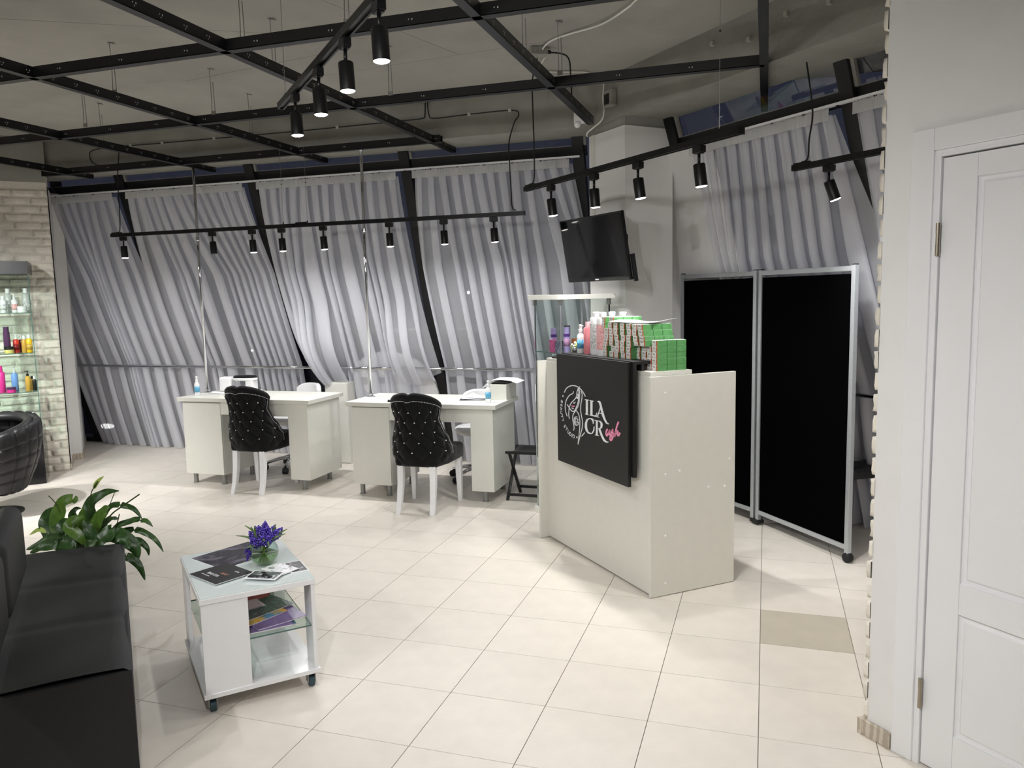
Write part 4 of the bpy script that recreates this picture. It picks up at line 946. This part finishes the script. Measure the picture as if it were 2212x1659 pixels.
for k in range(26):
    a = random.uniform(0,6.28); r_ = random.uniform(0,.04); fl.ball((r_*math.cos(a), r_*math.sin(a), .035+random.uniform(0,.03)), .008, 6, 4, k % 2)
tag(fl.build('blossoms', [WHITE, mat('yellow_green_petal', (206,214,130), .6)], t), kind='stuff')
t = thing('card_terminal', cpt(-1.05,.07,1.2005), CR, 'flat black tray lying at the left end of the counter', 'tray')
MB().box(-.10,.10,-.06,.06,0,.014).build('tray', BPLATE, t, bevel=.003); MB().box(-.09,.09,-.05,.05,.014,.017).build('pad', RUB, t)
# green cartons
CGRN = ramp_mat('green_carton_print', [(.35,(74,134,76)),(.65,(96,156,96))], 14, .4); CGRD = mat('dark_green_fold', (50,104,56), .4)
CWHT = mat('carton_white', (240,240,236), .5); CORG = mat('carton_orange', (176,84,44), .5)
BARC = ramp_mat('barcode_print', [(.40,(28,28,28)),(.52,(240,238,232))], 260, .5, 'noise', 0)
BW_, BHh, BLn = .0455, .0315, .185
cm = MB().box(-BW_/2,BW_/2,0,BLn,0,BHh,[3,1,1,0,1,0]).mesh('carton_body', [CGRN,CWHT,CORG,CGRD])
em = MB().box(BW_/2-.006,BW_/2+.0003,-.0004,.003,.0008,BHh-.0008).mesh('orange_edge', CORG)
fm = MB().box(BW_/2,BW_/2+.0004,BLn*.33,BLn*.36,.001,BHh-.001).box(BW_/2,BW_/2+.0004,BLn*.65,BLn*.68,.001,BHh-.001).mesh('side_print', CGRD)
lm = MB().box(-BW_/2+.004,BW_/2-.008,-.0008,.0,.003,.0145).mesh('barcode_label', BARC)
tmx = MB().box(-BW_/2+.008,BW_/2-.014,-.0007,.0,.0185,.0215).box(-BW_/2+.008,BW_/2-.018,-.0007,.0,.024,.0265).mesh('label_text', mat('grey_ink', (110,110,108), .5))
def carton(x, y, z, label):
    t = thing('green_carton', cpt(x,y,z), CR+random.uniform(-.012,.012), label, 'carton', 'stacked green cartons on the counter')
    for nm, me in (('body',cm),('orange_edge',em),('side_print',fm),('barcode_label',lm),('label_text',tmx)):
        o = bpy.data.objects.new(nm, me); COL.objects.link(o); o.parent = t
AST = {1:(.495,.425,.372,.305,.252),2:(.493,.410,.358,.306,.254),3:(.487,.428,.362,.305,.247,.178,.120),4:(.470,.420,.370,.300,.252,.180,.124),5:(.481,.428,.372,.306,.245,.190,.131),6:(.515,.440,.378,.308,.246,.190,.137),7:(.512,.425)}
for r_, xs in AST.items():
    for k, s_ in enumerate(xs):
        lb = 'green carton with barcode end, %s from left in the %s row above the ledge' % (ORD[k+1], ORD[r_]) 
        carton(-s_, .015+random.uniform(-.004,.004), LZ+.0005+(r_-1)*(BHh+.0004) if s_ > .2 else max(LZ+(r_-1)*(BHh+.0004), 1.2005+4*(BHh+.0004)), lb)
for r_ in range(1, 6):
    for k, s_ in enumerate((.222,.166,.115,.064)):
        if r_ == 5 and k < 3: continue
        carton(-s_, .058+random.uniform(-.003,.003) if not (k == 3) else .055, 1.2005+(r_-1)*(BHh+.0004), 'green carton with barcode end, %s from left in the %s row on the white shelf' % (ORD[k+1], ORD[r_]))
sheet('paper_sheet', *cpt(-.27,.12,0)[:2], CR+.35, .30, .21, LZ+6*(BHh+.0004)+.004, PAPER, 'white paper sheet lying on top of the green cartons', curl=.012)

# ================================================================== TELEVISION on a bracket
tv = thing('television', (-1.145,5.42,1.915), R(-45), 'black flat television tilted forward on the white column', 'television')
mx = Matrix.Rotation(R(9.5), 4, 'X')
MB().box(-.385,.385,-.006,.022,-.225,.225, 0, mx).build('bezel', TVB, tv, bevel=.003); bz = tv.children[0]
MB().box(-.372,.372,-.0068,-.004,-.198,.214, 0, mx).build('screen', TVS, bz)
MB().box(-.25,.25,.022,.06,-.15,.12, 0, mx).build('rear_housing', TVB, tv, bevel=.01)
MB().box(-.022,.022,-.0075,-.006,-.216,-.207, 0, mx).build('maker_mark', mat('silver_print', (210,210,212), .3), tv)
MB().box(.386,.402,.02,.05,-.24,-.06, 0, mx).build('side_box', TVB, tv, bevel=.002)
MB().box(-.10,.10,.06,.075,-.1,.1, 0, mx).bar((0,.07,0),(.08,.16,0),.03,.05).bar((.08,.16,0),(0,.245,0),.03,.05).box(-.06,.06,.235,.25,-.1,.1).build('wall_bracket', BLACKM, tv)

# ================================================================== ROOM DIVIDER
def divider_panel(par, L, x0, loc=None, rz=0):
    H0, H1 = .075, 1.74; kw = dict(loc=loc, rz=rz)
    MB().box(x0,x0+.03,-.015,.015,.035,H1).build('stile', ALU, par, bevel=.003, **kw); MB().box(x0+L-.03,x0+L,-.015,.015,.035,H1).build('stile', ALU, par, bevel=.003, **kw)
    MB().box(x0+.03,x0+L-.03,-.013,.013,H1-.035,H1-.005).build('rail', ALU, par, bevel=.003, **kw); MB().box(x0+.03,x0+L-.03,-.013,.013,H0,H0+.03).build('rail', ALU, par, bevel=.003, **kw)
    MB().box(x0+.033,x0+L-.033,-.006,.006,H0+.03,H1-.05).build('fabric_panel', FABB, par, **kw)
    for x in (x0+.003, x0+L-.027): MB().box(x,x+.024,-.013,.013,H1,H1+.006).build('end_plug', BPLATE, par, **kw)
dv = thing('room_divider', (-.045,5.56,0), R(-52.7), 'black fabric room divider of two aluminium framed panels on casters', 'room divider')
divider_panel(dv, .87, .008)
divider_panel(dv, .82, .008, (-.008,0,0), R(133+52.7))
auto(MB().lathe([(.0,-.022),(.024,-.022),(.03,-.012),(.03,.012),(.024,.022),(0,.022)], 16, mx=Matrix.Translation((.866,0,.031)) @ Matrix.Rotation(R(90),4,'X')).build('caster', RUB, dv))
MB().box(-.035,.05,-.03,.03,.012,.036).build('hinge_foot', RUB, dv, bevel=.004)
MB().bar((-.6,-.23,.03),(-.6,.17,.03),.03,.03).build('foot_bar', ALU, dv)
# chair glimpsed beyond the divider
t = thing('armchair', (.60,5.62,0), R(35), 'black armchair glimpsed between divider and brick return', 'chair')
MB().box(-.26,.26,-.26,.26,.40,.48).build('seat', LEATH, t, bevel=.03); MB().box(-.26,.26,.22,.30,.48,.85).build('backrest', LEATH, t, bevel=.03)
for sx in (-1,1):
    MB().tube(smooth_path([(sx*.29,-.27,0),(sx*.29,-.28,.3),(sx*.29,-.27,.52),(sx*.29,-.20,.60),(sx*.29,-.05,.62),(sx*.29,.24,.62)],5), .014, 8).build('frame_leg', BLACKM, t, smooth=True)
    MB().tube([(sx*.29,.26,0),(sx*.29,.26,.62)], .014, 8).build('frame_leg', BLACKM, t, smooth=True)
    MB().box(sx*.29-.03,sx*.29+.03,-.2,.2,.625,.66).build('arm_pad', LEATH, t, bevel=.012)

# ================================================================== COFFEE TABLE ON CASTERS (local x = short front edge, y = long side)
TP = (-2.121, 2.755, 0); TR = R(47)
def tpt(x, y, z): c, s = math.cos(TR), math.sin(TR); return (TP[0]+x*c-y*s, TP[1]+x*s+y*c, z)
tb = thing('coffee_table', TP, TR, 'white square coffee table on casters with open sides and a glass shelf', 'coffee table')
A_, B_ = .225, .30
MB().box(-A_,A_,-B_,B_,.446,.468).build('table_top', LAMW, tb, bevel=.0015)
MB().box(-A_+.004,A_-.004,-B_+.004,B_-.004,.468,.474).build('glass_top', MILKG, tb, bevel=.001)
MB().box(-A_-.004,A_+.004,-B_-.004,B_+.004,.066,.084).build('base_board', LAMW, tb, bevel=.0015)
for x0, x1, y0, y1 in ((-A_+.004,-.045,-B_+.004,-B_+.02),(A_-.02,A_-.004,-B_+.004,-B_+.12),(.045,A_-.004,B_-.02,B_-.004),(-A_+.004,-A_+.02,B_-.12,B_-.004)):
    MB().box(x0,x1,y0,y1,.084,.446).build('upright_board', LAMW, tb, bevel=.001)
for x0, x1, y0, y1 in ((-A_+.004,-A_+.02,-B_+.02,-B_+.03),(A_-.07,A_-.02,-B_+.004,-B_+.02)):
    if x1-x0 > .03: pass
MB().box(-A_+.021,A_-.021,-B_+.021,B_-.021,.262,.268,[0,0,1,1,1,1]).build('glass_shelf', [GLASSC,GLASSE], tb)
for x in (-1,1):
    for y in (-1,1):
        cx, cy = x*(A_-.03), y*(B_-.035)
        fk = MB().box(cx-.017,cx-.0125,cy-.014,cy+.016,.02,.058).box(cx+.0125,cx+.017,cy-.014,cy+.016,.02,.058).box(cx-.02,cx+.02,cy-.02,cy+.02,.056,.066).build('caster_fork', GREY, tb)
        MB().tube([(cx-.011,cy,.024),(cx+.011,cy,.024)], .024, 18).build('caster_wheel', CASTB, fk)
# magazines on the table: quads given by centre, size and turn
def mag(name, cx, cy, z, w, h, rz, th, cover, label, cat='magazine', cov2=None, border=0):
    t = thing(name, (cx,cy,z), rz, label, cat)
    MB().box(-w/2,w/2,-h/2,h/2,.0,th).build('pages', PAPER, t, bevel=.0008)
    o = MB().box(-w/2+border-.0004,w/2-border+.0004,-h/2+border-.0004,h/2-border+.0004,th-.0006,th+.0006).build('cover', cover, t)
    return t
TZ = .4742
PHOTO = ramp_mat('dark_photo_cover', [(.30,(20,18,26)),(.50,(48,44,58)),(.62,(120,114,130)),(.74,(26,22,32))], 5, .18, 'noise', 2.5, coat=.4)
BLKC = mat('black_card', (34,34,36), .4, var=.03, scale=30); BW1 = ramp_mat('mono_print_dark', [(.44,(22,20,24)),(.56,(80,78,84)),(.66,(235,235,240))], 34, .3, 'noise', 1.2); BW2 = ramp_mat('mono_print_light', [(.36,(40,40,44)),(.44,(236,236,242)),(.9,(246,246,250))], 40, .3, 'noise', .8)
mag('magazine', -2.246, 2.862, TZ, .24, .285, R(-20), .005, PHOTO, 'large glossy dark photo magazine under the flower vase')
bk = mag('brochure', -2.144, 2.633, TZ+.0057, .200, .170, R(-21), .004, BLKC, 'black square brochure with white lettering on the coffee table', 'brochure')
up = Matrix.Translation((0,0,.0052)) @ Matrix.Rotation(R(-14),4,'Z')
text_part('title', 'BANYA', .024, PAPER, bk, Matrix.Translation((-.012,-.030,.0050)), .0003)
text_part('maker_line', 'ESTEL', .012, PAPER, bk, Matrix.Translation((.045,.045,.0050)), .0003)
text_part('subtitle', 'by haircompany', .009, PAPER, bk, Matrix.Translation((-.035,-.050,.0050)), .0003)
tw = MB()
for k in range(7): tw.bar((.0+.006*k,-.006+.004*math.sin(k*1.7),.0054),(.008+.006*k,.004+.005*math.cos(k*2.1),.0054),.003,.0006)
tag(tw.build('twig_print', mat('copper_print', (190,140,120), .5), bk), kind='stuff')
mag('leaflet', -1.893, 2.797, TZ, .075, .14, R(47), .004, BW1, 'small leaflet with a dark photo at the right table corner', 'leaflet', border=.006)
mag('leaflet', -1.938, 2.748, TZ+.0047, .135, .09, R(-17), .004, BW2, 'small white sketch leaflet in the middle of the leaflet pile', 'leaflet', border=.005)
mag('leaflet', -1.947, 2.652, TZ+.0094, .136, .088, R(8), .004, BW1, 'small dark photo leaflet at the front table edge', 'leaflet', border=.007)
# glossy brochures on the shelf
def smag(x, y, z, w, h, rz, th, m, label, cat='brochure'): return mag('brochure', *tpt(x,y,0)[:2], z, w, h, TR+rz, th, m, label, cat)
GREENP = ramp_mat('green_leaf_cover', [(.40,(34,64,52)),(.58,(52,88,70)),(.72,(96,140,112))], 22, .25, 'noise', 2); PURP = ramp_mat('purple_cover', [(.3,(104,82,142)),(.7,(132,112,166))], 10, .2)
ORNG = ramp_mat('orange_blue_cover', [(.38,(214,130,34)),(.5,(222,180,44)),(.62,(76,140,172))], 9, .25, 'noise', .4); RSTC = mat('brick_red_cover', (142,66,62), .45); LPNK = mat('pale_pink_cover', (206,194,196), .4, var=.02)
SZ = .2682
smag(.02,-.165,SZ,.26,.17,0,.006,ramp_mat('teal_blue_cover', [(.3,(48,96,120)),(.7,(92,140,170))], 10, .2),'blue-edged brochure at the bottom of the shelf pile')
smag(.015,-.18,SZ+.0065,.24,.16,.0,.005,PURP,'purple brochure lying under the fanned brochures')
smag(.085,-.16,SZ+.0118,.21,.15,.20,.005,PURP,'purple brochure fanned out to the right of the shelf pile')
smag(.01,-.10,SZ+.0172,.22,.16,.42,.005,ORNG,'orange and blue brochure in the shelf pile')
smag(.045,-.045,SZ+.0226,.23,.16,.40,.005,GREENP,'dark green leafy brochure in the shelf pile')
smag(-.02,-.01,SZ+.028,.16,.10,.18,.004,LPNK,'pale pink booklet on top of the shelf pile')
t = thing('red_folder', tpt(.0,.17,SZ), TR+.05, 'brick-red box folder at the back of the glass shelf', 'folder'); MB().box(-.12,.12,-.05,.05,0,.075).build('box', RSTC, t, bevel=.002); MB().box(.121,.14,-.05,.05,0,.07).build('grey_spine', GREY, t, bevel=.002)

# ================================================================== VASE AND FLOWERS
VP = (-2.045, 2.792, TZ)
BOWL = thin_glass('clear_vase_glass', (244,250,248)); WATER = thin_glass('vase_water', (226,236,208))
vz = thing('glass_vase', VP, 0, 'round clear glass vase half filled with water', 'vase')
rB = .061
outp = [(0,.0),(.03,.0)] + [(rB*math.sin(R(a)), .058-rB*math.cos(R(a))*.95) for a in range(32,141,9)]
inp = [((r_-.0022) if r_ > .004 else 0, z+.0022) for r_, z in outp[::-1]]
MB().lathe(outp + inp, 36).build('bowl', BOWL, vz, smooth=True)
wp = [(0,.0045),(.028,.0045)] + [((rB-.0026)*math.sin(R(a)), .058-(rB-.0026)*math.cos(R(a))*.95) for a in range(34,84,8)]
MB().lathe(wp + [(0, wp[-1][1])], 36).build('water', WATER, vz, smooth=True)
bq = thing('flower_bouquet', VP, 0.35, 'bunch of violet grape hyacinths with green leaves in the vase', 'flowers')
MUSC = mat('violet_petal', (104,84,196), .5, var=.25, scale=300); MUSD = mat('deep_violet_petal', (64,44,150), .5, var=.2, scale=300); LEAFG = mat('hyacinth_leaf', (86,112,62), .45, var=.15, scale=60); STEMG = mat('pale_stem', (126,152,70), .45, var=.1)
rnd = random.Random(5)
def spike(base, tip, n=46, rmax=.0155):
    b, t = Vector(base), Vector(tip); d = (t-b); L = d.length; d.normalize(); x = d.orthogonal().normalized(); y = d.cross(x); mb = MB()
    for k in range(n):
        f = (k+.5)/n; a = k*2.399; r_ = rmax*math.sin(math.pi*min(1, .18+f*.85))**.8
        mb.ball(tuple(b + d*L*f + (x*math.cos(a)+y*math.sin(a))*r_), .0052-.0018*f, 6, 4, 1 if k % 3 == 0 else 0)
    return mb
tips = [(-.042,-.010,.150),(-.030,.022,.158),(-.012,-.004,.172),(.004,.018,.182),(.020,-.006,.168),(.036,.014,.164),(.050,-.004,.152),(-.020,-.034,.132),(.012,-.036,.142),(.058,.022,.150),(-.050,.020,.138),(.030,-.030,.138),(0.0,.035,.165),(-.034,-.030,.125)]
for (x, y, z) in [(x*1.3, y*1.3, z+.004) for x, y, z in tips]:
    d = Vector((x,y,z-.06)).normalized(); b = Vector((x,y,z)) - d*.055
    fo = spike(b, (x,y,z)).build('flower', [MUSC,MUSD], bq, smooth=True)
    MB().tube(smooth_path([b, b*.6+Vector((0,0,.04)), (-x*.35,-y*.35,.012)], 4), .0018, 5).build('stem', STEMG, fo, smooth=True)
for (bx, by, bz, tx, ty, tz) in ((-.052,-.02,.092,-.072,-.035,.066),(-.048,-.035,.075,-.062,-.045,.035)):
    MB().tube(smooth_path([(-.02,-.01,.11),(bx*.9,by,.105),(bx,by,bz)],4), .0014, 5).build('stem', STEMG, bq); spike((bx,by,bz),(tx,ty,tz),18,.006).build('flower', [MUSD,MUSD], bq, smooth=True)
def blade(pts, w, m, parent, name='leaf', fold=.25, n=7, wav=0, petiole=.18):
    P = smooth_path(pts, n); N = len(P)-1; vs = []; L = MB()
    for i, p in enumerate(P):
        t = i/N; d = (P[min(i+1,N)]-P[max(i-1,0)]).normalized()
        s = d.cross(Vector((.25,-.55,.6)))
        if s.length < .15: s = d.cross(Vector((.6,-.8,0)))
        s.normalize()
        if s.dot(Vector((1,.3,0))) < 0: s = -s
        u = s.cross(d).normalized()
        k = 0 if t < petiole else (t-petiole)/(1-petiole)
        ww = max(.0022, w*.5*((k**.55)*max(0,1-k)**.85/.50 if k > 0 else .02))
        r1 = wav*math.sin(t*31); r2 = wav*math.sin(t*27+2)
        vs += [p - s*ww + u*(ww*fold+r1), p - s*ww*.5 + u*(ww*fold*.3), p, p + s*ww*.5 + u*(ww*fold*.3), p + s*ww + u*(ww*fold+r2)]
    fs = [(i*5+k, i*5+k+1, i*5+5+k+1, i*5+5+k) for i in range(N) for k in range(4)]
    return L.add(vs, fs).build(name, m, parent, smooth=True)
for pts, w in (([(0,-.01,.07),(-.05,-.02,.125),(-.105,-.03,.142)],.014),([(0,.01,.07),(-.045,.02,.14),(-.085,.03,.168)],.013),([(.01,-.01,.07),(.055,.0,.125),(.10,.01,.152)],.014),([(.01,-.02,.07),(.05,-.02,.12),(.098,-.012,.138)],.013),([(0,-.02,.08),(.012,-.045,.13),(.02,-.055,.12)],.016),([(0,-.02,.08),(-.02,-.04,.14),(-.024,-.042,.168)],.013),([(.01,-.02,.08),(.03,-.045,.115),(.04,-.06,.098)],.014),([(0,.0,.1),(-.028,-.01,.15),(-.03,-.012,.178)],.013),([(.02,.0,.1),(.045,.0,.15),(.056,.0,.178)],.012),([(0,-.03,.09),(-.04,-.045,.10),(-.06,-.05,.09)],.014),([(-.01,-.02,.09),(-.036,-.004,.14),(-.05,.0,.17)],.015),([(.015,-.03,.09),(.012,-.06,.10),(.01,-.066,.085)],.014)):
    blade(pts, w, LEAFG, bq, petiole=.02)

# ================================================================== SOFA (front edge runs away from the viewer)
SO = (-1.985, 1.975, 0)        # near front corner; local x = towards the far end, y = towards the back
sf = thing('waiting_sofa', SO, R(135), 'long black leatherette bench sofa with padded backs beside the coffee table', 'sofa')
SL, SDp, SHh = 1.545, .46, .41
def seat_fn(u, v):
    x = u*SL; y = v*SDp
    return (x, y, SHh + .004*math.sin(9*u)*math.sin(3*v) - .018*max(0,(abs(2*v-1)-.86)/.14)**2 - .006*math.exp(-((u-.33)/.02)**2) - .006*math.exp(-((u-.66)/.02)**2) + .005*math.sin(17*u+4*v))
MB().grid(seat_fn, 50, 16).build('seat_cover', LEATHS, sf, smooth=True)
MB().box(0,SL,.003,SDp-.003,.02,SHh-.012).build('seat_box', LEATHS, sf, bevel=.004)
MB().box(-.004,.0,.004,SDp-.004,.02,SHh-.014).build('end_cover', LEATH, sf, bevel=.001)
for x0, x1 in ((-.25,.30),(.33,.96)):
    o = MB().box(x0,x1,.362,.462,.50,.80).build('back_pad', LEATHS, sf, smooth=True); b = o.modifiers.new('b','BEVEL'); b.width = .05; b.segments = 5; b.limit_method = 'ANGLE'
for x in (.1,.45,.85): MB().bar((x,.475,.15),(x,.43,.56),.03,.008).build('back_support', ALU, sf)
for x in (.06,SL-.06):
    for y in (.06,SDp-.06): MB().tube([(x,y,0),(x,y,.02)], .02, 10).build('foot', RUB, sf)

# ================================================================== PEACE LILY behind the sofa
pl = thing('potted_peace_lily', (-3.43,3.16,0), 0, 'potted peace lily with drooping dark green leaves behind the sofa', 'plant')
auto(MB().lathe([(0,0),(.10,0),(.105,.006),(.135,.255),(.14,.26),(.14,.275),(.128,.275),(.125,.25),(0,.25)], 28).build('pot', WHITE, pl))
MB().lathe([(0,.252),(.124,.252)], 20).build('soil', mat('dark_soil', (44,34,26), .95, var=.3, scale=80), pl)
LILY = ramp_mat('lily_leaf', [(.3,(32,58,26)),(.55,(48,82,34)),(.75,(70,106,44))], 26, .32, 'noise', 1.5); LILYB = ramp_mat('lily_leaf_bright', [(.3,(60,94,30)),(.7,(92,126,44))], 20, .35)
def loc_(p): return (p[0]+3.43, p[1]-3.16, p[2])
for k, (pts, w) in enumerate(LEAVES):
    p = [loc_(q) for q in pts]; root = (random.uniform(-.05,.05), random.uniform(-.05,.05), .25)
    blade([root]+p, w*1.35, LILYB if k in (1,3,5,14) else LILY, pl, wav=.004, n=6, petiole=.22)
for k in range(14):
    a = k*2.4; r_ = .12+.1*((k*37) % 10)/10
    blade([(.04*math.cos(a),.04*math.sin(a),.25),(r_*.6*math.cos(a),r_*.6*math.sin(a),.34+.008*k),(r_*math.cos(a),r_*math.sin(a),.30+.012*k)], .05, LILY, pl, wav=.004, n=6)
STK = mat('lily_stalk', (52,70,32), .5, var=.1)
for pts, w in STEMS: MB().tube(smooth_path([loc_(q) for q in pts], 5), w*.35, 6).build('stalk', STK, pl, smooth=True)
for k in range(12):
    a = k*.52; MB().tube(smooth_path([(.03*math.cos(a),.03*math.sin(a),.25),(.07*math.cos(a),.07*math.sin(a),.33),(.10*math.cos(a),.10*math.sin(a),.40)],3), .0025, 5).build('stalk', STK, pl, smooth=True)
SPAT = mat('pale_green_spathe', (170,190,96), .5, var=.1)
blade([loc_(q) for q in ((-3.391,3.207,.631),(-3.37,3.217,.665),(-3.342,3.23,.696))], .036, SPAT, pl, 'spathe', fold=.5, petiole=.02)
MB().tube([loc_((-3.388,3.205,.64)), loc_((-3.368,3.213,.672))], [.005,.003], 8).build('spadix', STK, pl, smooth=True)
blade([loc_(q) for q in ((-3.559,3.043,.429),(-3.601,3.032,.445),(-3.642,3.015,.419))], .035, SPAT, pl, 'spathe', petiole=.05)

# ================================================================== GLASS DISPLAY CABINET at the brick wall
CO = (-6.193, 5.345, 0)
cb = thing('display_cabinet', CO, R(45), 'tall glass display cabinet on a black plinth at the brick wall', 'display cabinet')
GB = mat('black_gloss_board', (20,20,22), .15, var=.05)
MB().box(-1.1,0,0,.43,0,.035).build('toe_kick', GB, cb); MB().box(-1.1,0,0,.43,.035,.49).build('plinth', GB, cb, bevel=.001)
MB().box(-1.1,0,0,.43,1.885,1.995).build('top_cap', mat('dark_grey_board', (62,64,66), .3, var=.05), cb, bevel=.001)
MB().add([(-1.1,.003,.49),(-.003,.003,.49),(-.003,.003,1.885),(-1.1,.003,1.885)], ((0,1,2,3),)).build('glass_front', GLASSC, cb)
MB().add([(-.003,.003,.49),(-.003,.428,.49),(-.003,.428,1.885),(-.003,.003,1.885)], ((0,1,2,3),)).build('glass_side', GLASSC, cb)
MB().box(-.007,-.001,.0,.006,.49,1.885).build('front_edge', GLASSE, cb)
for z in (1.546,1.188,.839): MB().box(-1.09,-.01,.01,.42,z-.006,z,[0,0,1,1,1,1]).build('shelf', [GLASSC,GLASSE], cb)
def bpt(x, y, z): return (CO[0]+x*S2-y*S2, CO[1]+x*S2+y*S2, z)
def cab_bottle(x, y, z, h, r_, m, lb, capm=WHITE, pump=False, name='cosmetic_bottle', jar=False, lab=None):
    if jar:
        return bottle(name, bpt(x,y,z), [(0,0),(r_,0),(r_+.001,.003),(r_+.001,h*.55)], m, lb, 'jar', 'products in the display cabinet', capm, [(r_+.002,h*.55),(r_+.002,h),(0,h)])
    hb = h*(.74 if pump else .80)
    t = bottle(name, bpt(x,y,z), [(0,0),(r_-.002,0),(r_,.003),(r_,hb-.014),(r_*.7,hb-.003),(r_*.42,hb)], m, lb, 'bottle', 'products in the display cabinet', capm, [(r_*.48,hb),(r_*.48,hb+h*.09),(r_*.2,hb+h*.11),(r_*.2,h*.95),(r_*.45,h*.96),(r_*.45,h),(0,h)] if pump else [(r_*.55,hb),(r_*.55,h),(0,h)], (hb*.2,hb*.62,r_+.0005) if lab else None, lab)
    if pump: MB().tube([(0,0,h*.98),(-r_*1.1,-r_*.3,h*.97)], r_*.15, 6).build('spout', capm, t)
RED = mat('red_plastic', (206,54,40), .3); DRED = mat('dark_red_plastic', (130,26,30), .3); YEL = mat('yellow_plastic', (240,192,36), .3); AMB = mat('amber_plastic', (206,160,72), .25); MAGN = mat('magenta_plastic', (222,54,146), .35); BLUE = mat('cornflower_plastic', (112,152,212), .35); PLUM = mat('plum_plastic', (84,52,86), .35); LIME = mat('pale_yellow_plastic', (214,200,120), .4); CLR = mat('milky_plastic', (226,228,226), .2, trans=.25)
for a in ((-.219,.12,1.5465,.150,.024,WHITE,'white capped bottle, leftmost in view on the top cabinet shelf',WHITE,False,'cosmetic_bottle',False,PRNT),(-.19,.25,1.5465,.215,.033,CLR,'tall milky bottle at the back of the top cabinet shelf',WHITE,False,'cosmetic_bottle',False,PRNT),(-.133,.12,1.5465,.165,.024,WHITE,'white pump bottle on the top cabinet shelf',WHITE,True,'cosmetic_bottle',False,PINKL),(-.05,.2,1.5465,.215,.033,CLR,'tall milky bottle near the glass edge on the top cabinet shelf',WHITE,False,'cosmetic_bottle',False,PRNT),
          (-.151,.14,1.1885,.165,.024,RED,'red pump bottle on the middle cabinet shelf',WHITE,True,'cosmetic_bottle',False,DRED),(-.121,.25,1.1885,.155,.022,DRED,'dark red bottle behind the red pump bottle',WHITE,True),(-.087,.14,1.1885,.15,.023,AMB,'amber bottle beside the yellow bottle on the middle cabinet shelf',WHITE,False),(-.046,.1,1.1885,.157,.024,YEL,'bright yellow bottle at the glass edge of the middle cabinet shelf',WHITE,False,'cosmetic_bottle',False,AMB),
          (-.285,.1,.8395,.24,.032,MAGN,'magenta bottle at the left edge of the lower cabinet shelf',MAGN,False),(-.187,.15,.8395,.228,.027,BLUE,'cornflower blue pump bottle on the lower cabinet shelf',CLR,True),(-.084,.12,.8395,.184,.022,AMB,'amber spray bottle with black cap on the lower cabinet shelf',BPLATE,True),(-.058,.2,.8395,.127,.017,AMB,'small amber bottle behind the amber spray bottle',BPLATE,False),(-.034,.12,.8395,.13,.017,BPLATE,'small black bottle with white cap at the glass edge',WHITE,False),
          (-.07,.15,.4905,.15,.03,WHITE,'white pump bottle standing on the cabinet plinth',WHITE,True)):
    cab_bottle(*a)
cab_bottle(-.075,.06,1.5465,.055,.036,WHITE,'wide white jar on the top cabinet shelf',WHITE,jar=True,name='cosmetic_jar'); cab_bottle(-.202,.08,1.1885,.06,.036,LIME,'pale yellow jar with a black lid on the middle cabinet shelf',BPLATE,jar=True,name='cosmetic_jar'); cab_bottle(-.21,.06,.8395,.05,.036,MAGN,'low magenta jar with a dark lid on the lower cabinet shelf',PLUM,jar=True,name='cosmetic_jar')
bottle('plum_tube', bpt(-.213,.09,1.249), [(0,0),(.026,0),(.028,.004),(.026,.13)], PLUM, 'plum coloured tube standing on the pale yellow jar', 'bottle', 'products in the display cabinet', PLUM, [(.022,.13),(.022,.175),(0,.175)])
t = thing('black_carton', bpt(-.285,.1,.4905), R(45), 'black carton standing on the cabinet plinth', 'box'); MB().box(-.026,.026,-.02,.02,0,.165).build('body', GB, t, bevel=.001); MB().box(-.018,.018,-.0205,-.0195,.06,.1).build('label', PRNT, t)

# ================================================================== SALON CHAIR at the left edge
sc_ = thing('salon_chair', (-5.70,4.44,0), R(200), 'black leatherette salon tub chair with crystal buttons at the left edge', 'chair')
def tub(u, v, off=0):
    a = (u-.5)*R(270); z = .22 + v*(.50 - .10*abs(2*u-1)**2)
    rr = .175 + .12*math.sin(min(1, v*1.15)*math.pi/2) + off
    return Vector((rr*math.sin(a), -rr*math.cos(a)*1.02, z))
def tubt(u, v):
    gu = u*16; gv = v*5
    f = min(abs(gu-round(gu))*2.2, abs(gv-round(gv))*2.2, .5)
    return tub(u, v, .012*(1-math.exp(-(f/.16)**2)))
o = MB().grid(tubt, 112, 40).build('tub_shell', LEATH, sc_, smooth=True); m_ = o.modifiers.new('s','SOLIDIFY'); m_.thickness = .06; m_.offset = 1
MB().tube([tub(u/48, 1, -.02) for u in range(49)], .036, 10).build('padded_rim', LEATH, o, smooth=True)
bt = MB()
for i in range(1, 16):
    for j in range(1, 4):
        p = tub(i/16, j/5+.02, .006); bt.ball(tuple(p), .011, 8, 5)
tag(bt.build('crystal_buttons', CRYST, o), kind='stuff')
auto(MB().lathe([(0,.22),(.17,.22),(.225,.27),(.225,.45),(.20,.48),(0,.485)], 28).build('seat', LEATH, sc_), 50)
MB().tube([(0,0,.03),(0,0,.24)], .035, 16).build('hydraulic_post', CHROME, sc_, smooth=True)
auto(MB().lathe([(.0,0),(.20,0),(.20,.012),(.06,.035),(0,.04)], 32).build('base_disc', BLACKM, sc_))
